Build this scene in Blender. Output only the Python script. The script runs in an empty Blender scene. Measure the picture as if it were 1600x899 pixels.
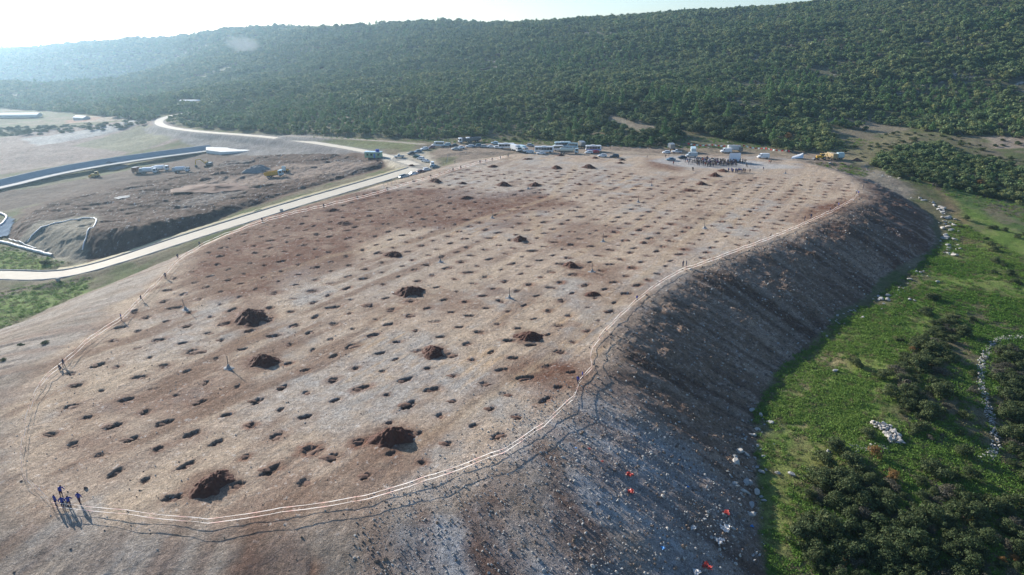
import bpy, bmesh, math, random
import numpy as np
from mathutils import Vector, Matrix, Euler

S = bpy.context.scene
COL = S.collection
R = math.radians
rnd = random.Random(7)
rng = np.random.default_rng(11)

# ------------------------------------------------------------------ camera, sky, sun, exposure
CAM_H = 58.0
PITCH = 20.55
FPX = 1067.0                      # focal length in photograph pixels (1600 wide)
cam = bpy.data.cameras.new('camera'); camo = bpy.data.objects.new('camera', cam); COL.objects.link(camo)
camo.location = (0, 0, CAM_H); camo.rotation_euler = (R(90 - PITCH), 0, 0)
cam.sensor_width = 36.0; cam.lens = 36.0 * FPX / 1600; cam.clip_start = 0.5; cam.clip_end = 20000
S.camera = camo
SUN_EL = 19.0; SUN_AZ = -44.0      # azimuth measured from +Y towards +X
W = bpy.data.worlds.new('World'); S.world = W; W.use_nodes = True
wn = W.node_tree.nodes; bg = wn['Background']
sky = wn.new('ShaderNodeTexSky'); sky.sky_type = 'NISHITA'; sky.sun_disc = False
sky.sun_elevation = R(SUN_EL); sky.sun_rotation = R(SUN_AZ)
sky.air_density = 1.0; sky.dust_density = .35; sky.ozone_density = 4.0; sky.altitude = 200
W.node_tree.links.new(sky.outputs[0], bg.inputs[0]); bg.inputs[1].default_value = 0.085
sl = bpy.data.lights.new('sun', 'SUN'); slo = bpy.data.objects.new('sun', sl); COL.objects.link(slo)
sl.energy = 5.0; sl.angle = R(0.5); sl.color = (1.0, 0.93, 0.83)
sd = Vector((math.sin(R(SUN_AZ)) * math.cos(R(SUN_EL)), math.cos(R(SUN_AZ)) * math.cos(R(SUN_EL)), math.sin(R(SUN_EL))))
slo.rotation_euler = (-sd).to_track_quat('-Z', 'Y').to_euler(); slo.location = sd * 400
S.view_settings.view_transform = 'Standard'; S.view_settings.look = 'None'
S.view_settings.gamma = 1.0; S.view_settings.use_curve_mapping = False
S.view_settings.exposure = 1.05
S.render.engine = 'CYCLES'
S.cycles.max_bounces = 4; S.cycles.diffuse_bounces = 2; S.cycles.glossy_bounces = 2
S.cycles.transmission_bounces = 2; S.cycles.transparent_max_bounces = 6; S.cycles.volume_bounces = 0
HAZE = 0.00015

# ------------------------------------------------------------------ plan coordinates
cp, sp = math.cos(R(PITCH)), math.sin(R(PITCH))
def P(px, py, z=0.0, Y=None):
    """ground plan point of a survey sighting (photograph pixel) at height z (or at distance Y)"""
    t = 450 - py
    fc = FPX * cp + t * sp; dn = FPX * sp - t * cp
    if Y is not None:
        return ((px - 800) * Y / fc, Y, CAM_H - dn / fc * Y)
    Y = (CAM_H - z) * fc / dn
    return ((px - 800) * Y / fc, Y, z)
def P2(px, py, z=0.0):
    p = P(px, py, z); return (p[0], p[1])

# ------------------------------------------------------------------ noise
def _h(ix, iy, seed):
    h = (ix.astype(np.int64) * 374761393 + iy.astype(np.int64) * 668265263 + seed * 974634777) & 0xFFFFFFFF
    h = ((h ^ (h >> 13)) * 1274126177) & 0xFFFFFFFF
    h = (h ^ (h >> 16)) & 0xFFFFFFFF
    return h.astype(np.float32) * np.float32(1 / 4294967295.0)
def vnoise(x, y, seed=0):
    fx = np.floor(x); fy = np.floor(y)
    tx = (x - fx).astype(np.float32); ty = (y - fy).astype(np.float32)
    tx = tx * tx * (3 - 2 * tx); ty = ty * ty * (3 - 2 * ty)
    ix = fx.astype(np.int64); iy = fy.astype(np.int64)
    a = _h(ix, iy, seed); b = _h(ix + 1, iy, seed); c = _h(ix, iy + 1, seed); d = _h(ix + 1, iy + 1, seed)
    return (a + (b - a) * tx) * (1 - ty) + (c + (d - c) * tx) * ty
def fbm(x, y, scale, octv=3, seed=0):
    r = 0; amp = 1.0; tot = 0
    for o in range(octv):
        ca, sa = math.cos(o * 1.3 + .5), math.sin(o * 1.3 + .5)
        u = (x * ca - y * sa) / scale; v = (x * sa + y * ca) / scale
        r = r + amp * (vnoise(u, v, seed + o * 17) * 2 - 1); tot += amp; amp *= .5; scale *= .5
    return r / tot            # about -1..1
def sstep(a, b, x):
    t = np.clip((x - a) / (b - a), 0, 1); return t * t * (3 - 2 * t)

# ------------------------------------------------------------------ polygons and lines in plan
def pts(lst, z=0.0):
    return np.array([P2(p[0], p[1], p[2] if len(p) > 2 else z) for p in lst])
def smooth_closed(pl, n=1):
    for _ in range(n):
        q = np.roll(pl, -1, 0); pl = np.stack([.75 * pl + .25 * q, .25 * pl + .75 * q], 1).reshape(-1, pl.shape[1])
    return pl
def smooth_open(pl, n=1):
    for _ in range(n):
        a, b = pl[:-1], pl[1:]
        m = np.stack([.75 * a + .25 * b, .25 * a + .75 * b], 1).reshape(-1, pl.shape[1])
        pl = np.vstack([pl[:1], m, pl[-1:]])
    return pl
def seg_dist(x, y, A, B):
    d = B - A; L2 = max(d @ d, 1e-9)
    t = np.clip(((x - A[0]) * d[0] + (y - A[1]) * d[1]) / L2, 0, 1)
    return np.hypot(x - A[0] - t * d[0], y - A[1] - t * d[1]), t
def _boxed(x, y, pl, margin):
    lo = pl[:, :2].min(0) - margin; hi = pl[:, :2].max(0) + margin
    return (x > lo[0]) & (x < hi[0]) & (y > lo[1]) & (y < hi[1])
def line_dist(x, y, pl, margin=None):
    if margin is not None:
        m = _boxed(x, y, pl, margin)
        b = np.full(x.shape, 999.0, np.float32); s = np.zeros(x.shape, np.float32); z = np.zeros(x.shape, np.float32)
        if m.any():
            b[m], s[m], z[m] = line_dist(x[m], y[m], pl)
        return b, s, z
    x = x.astype(np.float32); y = y.astype(np.float32)
    best = np.full(x.shape, 1e9, np.float32); s = np.zeros(x.shape, np.float32); zz = np.zeros(x.shape, np.float32)
    acc = 0.0
    for i in range(len(pl) - 1):
        L = math.hypot(*(pl[i + 1][:2] - pl[i][:2]))
        d, t = seg_dist(x, y, pl[i][:2], pl[i + 1][:2])
        m = d < best
        best = np.where(m, d, best); s = np.where(m, acc + t * L, s)
        if pl.shape[1] > 2: zz = np.where(m, pl[i][2] + t * (pl[i + 1][2] - pl[i][2]), zz)
        acc += L
    return best, s, zz
def poly_sd(x, y, pl, margin=None):
    """signed distance, positive outside"""
    if margin is not None:
        m = _boxed(x, y, pl, margin)
        b = np.full(x.shape, 999.0, np.float32); s = np.zeros(x.shape, np.float32)
        if m.any(): b[m], s[m] = poly_sd(x[m], y[m], pl)
        return b, s
    d, s, _ = line_dist(x, y, np.vstack([pl, pl[:1]]))
    ins = np.zeros(x.shape, bool); n = len(pl)
    for i in range(n):
        x0, y0 = pl[i]; x1, y1 = pl[(i + 1) % n]
        if y0 == y1: continue
        ins ^= ((y0 > y) != (y1 > y)) & (x < (x1 - x0) * (y - y0) / (y1 - y0) + x0)
    return np.where(ins, -d, d), s

# plateau rim (inside of the tape)
RIM = smooth_closed(pts([(1345, 292), (1340, 312), (1290, 338), (1200, 372), (1070, 424), (998, 468), (940, 530), (915, 590), (800, 700), (690, 745), (560, 785),
       (330, 812), (140, 800), (60, 765), (38, 690), (60, 615), (105, 560), (195, 490), (262, 425), (330, 378), (420, 338), (560, 300), (680, 266), (760, 248), (840, 240),
       (1000, 246), (1200, 246), (1290, 262)]), 2)
CEN = RIM.mean(0)
# working face of the lower site
CELL_Z = -6.5
CELL = smooth_closed(pts([(25, 322), (90, 296), (190, 277), (300, 268), (352, 250), (430, 243), (520, 250), (600, 263), (590, 275), (480, 300), (390, 324), (305, 345), (225, 360), (190, 362),
       (150, 362), (105, 352), (50, 338)], CELL_Z), 2)
def road3(lst, n=2):
    a = np.array([P(p[0], p[1], p[2]) for p in lst]); return smooth_open(a, n)
ROAD_A = road3([(-260, 415, -14.5), (-100, 430, -14.3), (0, 430, -14), (70, 433, -13.8), (130, 424, -13.2), (215, 398, -10), (300, 370, -7.5), (380, 345, -5.6), (460, 320, -4), (540, 297, -2.6), (605, 278, -1.6), (650, 264, -1.0)])
ROAD_B = road3([(290, 177, -4), (262, 183, -6), (246, 190, -7.5), (252, 198, -7.3), (300, 206, -6.3), (400, 213, -4.6), (480, 222, -3.2), (560, 235, -2), (610, 246, -1.3), (650, 259, -1)])
ROAD_C = road3([(450, 213, -2.2), (520, 216, -1.6), (600, 221, -.6), (660, 226, 0.2)])
ROAD_D = road3([(650, 257, -1), (640, 249, -1.1), (680, 237, -.2), (740, 233, 0), (800, 235, 0), (870, 236, 0), (950, 240, 0), (1040, 246, .1), (1130, 247, .1), (1230, 246, 0), (1330, 252, -.3)])

# ------------------------------------------------------------------ base terrain: thin plate spline through sightings
CTRL = [(1170,700,-10.5),(1150,899,-10.8),(1260,600,-10.6),(1350,520,-10.3),(1440,440,-9.6),(1500,380,-9.5),(1500,325,-7),(1440,290,-4),(1375,268,-1.8),
 (1300,800,-11),(1420,720,-11),(1600,899,-12.5),(1600,700,-13.5),(1520,620,-11),(1600,550,-12.5),(1480,540,-10.5),(1600,450,-10.3),(1600,380,-9.5),(1600,320,-8),(1500,280,-4.5),(1400,250,-1.5),(1600,240,-2),(1480,235,-1),
 (1750,600,-15),(1750,400,-12),(1750,280,-6),(1150,1100,-13.5),(800,1100,-17),(300,1100,-15),(1750,1000,-14),(-150,1000,-13),
 (600,700,-15),(900,600,-14),(300,650,-15),(1000,450,-12),(1200,330,-6),(600,500,-13),(800,400,-10),
 (0,600,-11),(0,510,-11.5),(130,450,-13.5),(0,460,-14),(-100,700,-10),(-200,500,-13),(50,480,-12.5),(80,440,-13.7),
 (0,435,-14),(130,425,-13.2),(215,398,-10.2),(300,370,-7.7),(380,345,-5.8),(460,320,-4.2),(540,297,-2.8),(605,278,-1.8),(650,262,-1.4),
 (190,402,-11.5),(0,400,-15),(0,330,-15),(60,380,-14.5),(150,300,-13.5),(300,262,-12),(0,300,-15.5),(-150,340,-15.5),
 (0,240,-15),(200,220,-14),(100,205,-14),(0,200,-16),(230,235,-13),(-150,230,-16),
 (300,226,-10.5),(400,236,-9),(500,250,-6),(590,262,-3.4),(246,190,-7.7),(300,206,-6.5),(400,213,-4.8),(480,222,-3.4),(560,235,-2.2),(610,246,-1.5),
 (660,253,-1.2),(700,243,-.6),(800,235,-.5),(900,235,-.5),(1000,240,-.5),(1100,240,-.5),(1200,240,-.6),(1300,247,-1),(700,270,-2),(900,260,-2),(1100,265,-2),(1250,275,-2),
 (250,178,-7),(350,188,-5),(450,205,-2),(550,212,-.2),(650,214,.5),(740,214,1),(830,213,1),(950,203,3),(1050,200,4),(1200,203,3),(1330,213,1.2),(1400,195,2),(1600,213,2),(1500,205,2),
 (150,180,-14),(0,182,-18),(-150,185,-18),
 ('Y',-200,98,1800),('Y',0,92,1750),('Y',100,82,1650),('Y',200,78,1600),('Y',300,65,1500),('Y',400,57,1400),('Y',500,50,1350),('Y',600,41,1250),('Y',700,42,1200),('Y',800,40,1150),('Y',900,35,1100),
 ('Y',1000,32,1100),('Y',1100,24,1050),('Y',1200,16,1050),('Y',1300,5,1050),('Y',1450,-22,1050),('Y',1600,-48,1050),('Y',1750,-66,1050),
 ('Y',1600,100,560),('Y',1400,100,600),('Y',1200,100,640),('Y',1000,102,680),('Y',800,108,700),('Y',600,115,760),('Y',400,122,900),('Y',200,130,1050),('Y',0,138,1100),('Y',-150,140,1100),
 ('Y',0,168,830),('Y',150,166,800),('Y',300,150,700),('Y',1600,170,465),('Y',1200,165,480),('Y',800,165,480)]
CP = []
for c in CTRL:
    p = P(c[1], c[2], Y=c[3]) if c[0] == 'Y' else P(*c)
    CP.append(p)
    if c[0] == 'Y' and c[3] >= 1050:
        CP.append((p[0] * 1.35, p[1] * 1.35, p[2] - 35)); CP.append((p[0] * 2.2, p[1] * 2.2, p[2] - 70))
CP += [(0, 15, -18), (-30, 20, -14), (40, 20, -15), (-80, 30, -13), (100, 30, -15)]
CP = np.array(CP)
def uv_of(x, y):
    return np.arctan2(x, y), np.log(np.maximum(np.hypot(x, y), 8.0))
cu, cv = uv_of(CP[:, 0], CP[:, 1])
def _phi(r2): return np.where(r2 > 1e-12, .5 * r2 * np.log(np.maximum(r2, 1e-12)), 0)
n_ = len(CP)
K = _phi((cu[:, None] - cu[None]) ** 2 + (cv[:, None] - cv[None]) ** 2) + np.eye(n_) * 2e-4
Pm = np.stack([np.ones(n_), cu, cv], 1)
A_ = np.zeros((n_ + 3, n_ + 3)); A_[:n_, :n_] = K; A_[:n_, n_:] = Pm; A_[n_:, :n_] = Pm.T
sol = np.linalg.solve(A_, np.concatenate([CP[:, 2], np.zeros(3)]))
GU = np.linspace(-1.15, 1.15, 360); GV = np.linspace(math.log(12), math.log(5000), 420)
gu, gv = np.meshgrid(GU, GV)
BASE = sol[n_] + sol[n_ + 1] * gu + sol[n_ + 2] * gv
for i in range(n_):
    BASE += sol[i] * _phi((gu - cu[i]) ** 2 + (gv - cv[i]) ** 2)
BASE = BASE.astype(np.float32)
def base_h(x, y):
    u, v = uv_of(x, y)
    fu = np.clip((u - GU[0]) / (GU[1] - GU[0]), 0, len(GU) - 1.001); fv = np.clip((v - GV[0]) / (GV[1] - GV[0]), 0, len(GV) - 1.001)
    iu = fu.astype(int); iv = fv.astype(int); tu = fu - iu; tv = fv - iv
    return (BASE[iv, iu] * (1 - tu) + BASE[iv, iu + 1] * tu) * (1 - tv) + (BASE[iv + 1, iu] * (1 - tu) + BASE[iv + 1, iu + 1] * tu) * tv

# side slopes of the mound by bearing from its centre (degrees clockwise from +Y) -> tangent
SL_A = [-180, -150, -120, -100, -80, -60, -40, 0, 40, 60, 80, 100, 120, 140, 155, 165, 180]
SL_T = [.17, .17, .21, .34, .50, .50, .40, .2, .30, .46, .56, .52, .48, .45, .43, .32, .17]
SL_W = [10, 9, 8, 5, 3, 3, 3, 4, 10, 17, 18, 16, 14, 10, 8, 8, 10]

# planting pits on a square 6 m grid turned 31 degrees
PILES = [(392,498,58),(411,565,46),(640,457,40),(676,550,42),(826,527,42),(614,683,66),(330,758,66),(614,399,27),(813,375,25),(892,416,25),(926,461,22),(680,284,20),
 (723,287,13),(787,290,20),(836,290,21),(770,262,14),(870,264,19),(920,263,19),(905,289,10),(1077,298,17),(1096,288,16),(1117,275,17),(1130,268,14),
 (537,350,26),(517,330,24),(728,310,23),(876,244,12),(930,248,11),(969,256,11),(972,251,9),(825,250,14)]
PIPES = [(290,485,24),(357,576,30),(688,410,16),(796,466,22),(942,378,18),(925,426,18),(1101,357,13),(1018,291,9),(997,317,12),(769,341,10),(825,296,8),(1227,272,7)]
PITS = []
ga = np.array([math.sin(R(31.0)), math.cos(R(31.0))]); gb = np.array([ga[1], -ga[0]])
pile_xy = np.array([P2(a, b) for a, b, c in PILES]); pile_r = np.array([c / FPX * math.hypot(*P2(a, b)) / 2 for a, b, c in PILES])
pipe_xy = np.array([P2(a, b) for a, b, c in PIPES])
gx, gy = [], []
for i in range(-40, 60):
    for j in range(-40, 40):
        p = np.array([-21.9, 102.5]) + ga * i * 6.0 + gb * j * 6.0
        ii = i * .37 + j * .21
        p = p + np.array([rng.normal(0, .5), rng.normal(0, .5)])
        gx.append(p[0]); gy.append(p[1])
gx = np.array(gx); gy = np.array(gy)
sdr, _ = poly_sd(gx, gy, RIM)
for x, y, s_ in zip(gx, gy, sdr):
    if s_ > -2.0: continue
    if rng.random() < .03: continue
    if (np.hypot(pile_xy[:, 0] - x, pile_xy[:, 1] - y) < pile_r + .4).any(): continue
    if (np.hypot(pipe_xy[:, 0] - x, pipe_xy[:, 1] - y) < 1.8).any(): continue
    if y > 288 and x > 55: continue                                      # the gathering place is level
    if y > 305: continue
    PITS.append((x, y, rng.uniform(.5, 1.0) * (1.25 if rng.random() < .15 else 1), (rng.normal(.8, .22) if x < -15 else rng.normal(.3, .4)), rng.random()))
PITS = np.array(PITS)
PITA = R(31)
def pit_field(x, y):
    """depth 0..1 of the nearest pit and disturbed soil 0..1 round it"""
    dep = np.zeros(x.shape, np.float32); soil = np.zeros(x.shape, np.float32)
    # bin the queries into a hash of cells for speed
    cs = 3.0
    kx = np.floor(x / cs).astype(np.int64); ky = np.floor(y / cs).astype(np.int64)
    key = kx * 100003 + ky
    order = np.argsort(key, kind='stable'); sk = key[order]
    for (px, py, r, a, q) in PITS:
        cx, cy = int(math.floor(px / cs)), int(math.floor(py / cs))
        for dx in (-1, 0, 1):
            for dy in (-1, 0, 1):
                k = (cx + dx) * 100003 + cy + dy
                lo = np.searchsorted(sk, k); hi = np.searchsorted(sk, k, 'right')
                if hi <= lo: continue
                idx = order[lo:hi]
                ux = x[idx] - px; uy = y[idx] - py
                ca, sa = math.cos(a), math.sin(a)
                lx = (ux * ca + uy * sa); ly = (-ux * sa + uy * ca)
                rr = np.hypot(lx / (r * 1.5), ly / r)
                wob = .2 * np.sin(2 * np.arctan2(ly, lx) + q * 9) + .1 * np.sin(7 * np.arctan2(ly, lx) + q * 31)
                rr = rr + wob + .28 * (vnoise(lx * 1.9 + q * 50, ly * 1.9) - .5) + .2 * (vnoise(lx * 5 + q * 90, ly * 5) - .5)
                dep[idx] = np.maximum(dep[idx], (1 - sstep(.5, 1.0, rr)) * (.45 + .55 * math.sin(q * 2.6)))
                soil[idx] = np.maximum(soil[idx], (1 - sstep(.8, 2.4, rr + .5 * (vnoise(lx * 2.5, ly * 2.5 + q * 40) - .4))) * (.25 + .75 * q))
    return dep, soil

def terrain(x, y, detail=True):
    """height of the ground and the masks used for its materials"""
    x = np.asarray(x, np.float64); y = np.asarray(y, np.float64)
    B = base_h(x, y).astype(np.float64)
    r = np.hypot(x, y)
    hill = sstep(430, 620, r) * (B > -12)
    if detail:
        B = B + fbm(x, y, 130, 3, 3) * 7.0 * hill * sstep(0, 25, B) + fbm(x, y, 22, 2, 5) * .5
    # plateau
    sd_, s = poly_sd(x, y, RIM, 120)
    ang = np.degrees(np.arctan2(x - CEN[0], y - CEN[1]))
    kt = np.interp(ang, SL_A, SL_T); kw = np.interp(ang, SL_A, SL_W)
    dd = sd_ + 1.5
    if detail: dd = dd + fbm(x, y, 14, 2, 41) * 1.6 * sstep(-1, 6, sd_)
    dpos = np.maximum(dd, 0)
    T = -kt * (np.sqrt(dpos ** 2 + kw ** 2) - kw)
    if detail:
        T = T + fbm(x, y, 40, 2, 9) * .25
    q = T - B
    Z = .5 * (T + B + np.sqrt(q * q + .25))
    mound = sstep(-.6, .6, q)
    # lower working platform
    sc_, s2 = poly_sd(x, y, CELL, 45)
    dc = np.maximum(sc_ + 1.0, 0)
    Tc = np.interp(x, [-215, -145, -105, -55], [-13, CELL_Z, -4.2, -1.6]) - .6 * (np.sqrt(dc ** 2 + 6) - 2.4)
    if detail: Tc = Tc + fbm(x, y, 18, 3, 12) * .7 + fbm(x, y, 4, 2, 14) * .25
    q2 = Tc - Z
    Zc = .5 * (Tc + Z + np.sqrt(q2 * q2 + .25))
    near_c = sc_ < 40
    cellm = np.where(near_c, sstep(-.4, .6, q2), 0)
    Z = np.where(near_c, Zc, Z)
    # roads are cut level across
    rd = {}
    for nm, pl, w in (('A', ROAD_A, 3.6), ('B', ROAD_B, 3.6), ('C', ROAD_C, 2.5), ('D', ROAD_D, 6.5)):
        d, s_, z = line_dist(x, y, pl, 30)
        rd[nm] = (d, s_)
        k = 1 - sstep(w + .6, w + 7, d)
        Z = Z * (1 - k) + z * k
    M = dict(sd=sd_, s=s, q=q, mound=mound, sc=sc_, cell=cellm, rd=rd, base=B, ang=ang, r=r)
    if detail:
        onpl = mound * (1 - sstep(0, 10, sd_)); slope = mound * sstep(0, 12, sd_)
        roadk = np.minimum(np.minimum(sstep(3, 5, rd['A'][0]), sstep(3, 5, rd['B'][0])), np.minimum(sstep(2, 4, rd['C'][0]), sstep(5, 9, rd['D'][0])))
        # bulldozer ribs running down the side slopes, and rubble
        per = 2.4
        rib = vnoise(s / per, sd_ / 40, 77) * 2 - 1
        rib2 = vnoise(s / .9, sd_ / 25, 78) * 2 - 1
        Z = Z + slope * (.24 * rib + .16 * rib2) * sstep(4, 12, sd_)
        rub = fbm(x, y, 1.7, 4, 21)
        big = fbm(x, y, 6.0, 2, 23)
        steep = sstep(.22, .40, kt) * (ang > 20) * (1 - sstep(150, 176, ang))
        Z = Z + slope * (rub * (.10 + .34 * steep) + big * (.12 + .45 * steep))
        Z = Z + onpl * (rub * .085 + big * .07)
        Z = Z + cellm * (rub * .38 + big * .28 + .8 * np.round(2 * fbm(x, y * 1.6, 26, 2, 88)) * .5) * roadk
        rest = (1 - mound) * (1 - cellm) * roadk
        Z = Z + rest * (rub * .14 + big * .22)
        # ruts along the rows of pits
        al = x * ga[0] + y * ga[1]; ac = x * gb[0] + y * gb[1]
        rut = vnoise(ac / .55, al / 30, 31) * 2 - 1
        Z = Z + onpl * .035 * rut * (.3 + .7 * vnoise(x / 25, y / 25, 32))
        m = (sd_ < 1) & (mound > .5)
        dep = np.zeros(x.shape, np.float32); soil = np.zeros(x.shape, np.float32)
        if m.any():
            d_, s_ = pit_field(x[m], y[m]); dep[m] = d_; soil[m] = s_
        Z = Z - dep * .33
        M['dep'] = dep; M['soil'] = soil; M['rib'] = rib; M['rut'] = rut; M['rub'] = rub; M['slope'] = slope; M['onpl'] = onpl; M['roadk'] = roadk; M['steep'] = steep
    return Z, M
def zat(x, y):
    z, _ = terrain(np.array([x, y * 1.0])[:1], np.array([y]), True); return float(z[0])
def zats(xy):
    xy = np.asarray(xy, float); return terrain(xy[:, 0], xy[:, 1])[0]
def G(px, py, z=0.0, it=6):
    """plan point on the ground seen at a photograph pixel (walks the sight line to the ground)"""
    for _ in range(it):
        x, y, _z = P(px, py, z)
        z = .3 * z + .7 * float(terrain(np.array([x]), np.array([y]), False)[0][0])
    x, y, _z = P(px, py, z); return Vector((x, y, float(terrain(np.array([x]), np.array([y]), True)[0][0])))

# ------------------------------------------------------------------ object helpers
def tag(o, label=None, cat=None, group=None, kind=None):
    if label: o['label'] = label
    if cat: o['category'] = cat
    if group: o['group'] = group
    if kind: o['kind'] = kind
    return o
def fast_mesh(name, V, F, mats=(), smooth=False, cols=None, uvs=None):
    """V (n,3), F (m,4) or (m,3)"""
    me = bpy.data.meshes.new(name)
    V = np.asarray(V, np.float32); F = np.asarray(F, np.int32); k = F.shape[1]
    me.vertices.add(len(V)); me.vertices.foreach_set('co', V.ravel())
    me.loops.add(F.size); me.loops.foreach_set('vertex_index', F.ravel())
    me.polygons.add(len(F)); me.polygons.foreach_set('loop_start', np.arange(0, F.size, k, dtype=np.int32))
    me.polygons.foreach_set('loop_total', np.full(len(F), k, np.int32))
    if smooth: me.polygons.foreach_set('use_smooth', np.ones(len(F), bool))
    me.update(calc_edges=True)
    if cols is not None:
        a = me.color_attributes.new('col', 'FLOAT_COLOR', 'POINT')
        c = np.ones((len(V), 4), np.float32); c[:, :cols.shape[1]] = cols; a.data.foreach_set('color', c.ravel())
    for m in mats: me.materials.append(m)
    return me
def link(name, me, parent=None, loc=None):
    o = bpy.data.objects.new(name, me); COL.objects.link(o)
    if parent: o.parent = parent
    if loc is not None: o.location = loc
    return o
class NT:
    def __init__(s, name):
        s.m = bpy.data.materials.new(name); s.m.use_nodes = True; s.t = s.m.node_tree; s.n = s.t.nodes; s.b = s.n['Principled BSDF']
        s.b.inputs['Specular IOR Level'].default_value = .25
    def add(s, ty, **k):
        nd = s.n.new(ty)
        for a, v in k.items(): setattr(nd, a, v)
        return nd
    def l(s, a, b): s.t.links.new(a, b)
def mat(name, col, rough=.85, metal=0, spec=.25, var=.18, scale=3.0, bump=0):
    k = NT(name); k.b.inputs['Roughness'].default_value = rough; k.b.inputs['Metallic'].default_value = metal
    k.b.inputs['Specular IOR Level'].default_value = spec
    tc = k.add('ShaderNodeTexCoord'); no = k.add('ShaderNodeTexNoise'); no.inputs['Scale'].default_value = scale; no.inputs['Detail'].default_value = 4
    k.l(tc.outputs['Object'], no.inputs['Vector'])
    mr = k.add('ShaderNodeMapRange'); mr.inputs['To Min'].default_value = 1 - var; mr.inputs['To Max'].default_value = 1 + var
    k.l(no.outputs[0], mr.inputs[0])
    mx = k.add('ShaderNodeMix', data_type='RGBA', blend_type='MULTIPLY'); mx.inputs[0].default_value = 1
    mx.inputs[6].default_value = (*col, 1); k.l(mr.outputs[0], mx.inputs[7]); k.l(mx.outputs[2], k.b.inputs['Base Color'])
    if bump:
        bp = k.add('ShaderNodeBump'); bp.inputs['Strength'].default_value = bump; bp.inputs['Distance'].default_value = .1
        k.l(no.outputs[0], bp.inputs['Height']); k.l(bp.outputs[0], k.b.inputs['Normal'])
    return k.m

# ------------------------------------------------------------------ ground sheet
def C(*c): return np.array(c, np.float32)
def mixc(a, b, k): return a + (b - a) * np.asarray(k, np.float32)[..., None]
def zone(x, y, lst, z, soft=3.0, wob=2.0, seed=50):
    pl = pts(lst, z); out = np.zeros(x.shape, np.float32); m = _boxed(x, y, pl, soft + wob + 1)
    if m.any():
        xm, ym = x[m], y[m]; d, _ = poly_sd(xm, ym, pl); out[m] = 1 - sstep(-soft, soft, d + fbm(xm, ym, soft * 3 + 1, 3, seed) * wob)
    return out

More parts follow.
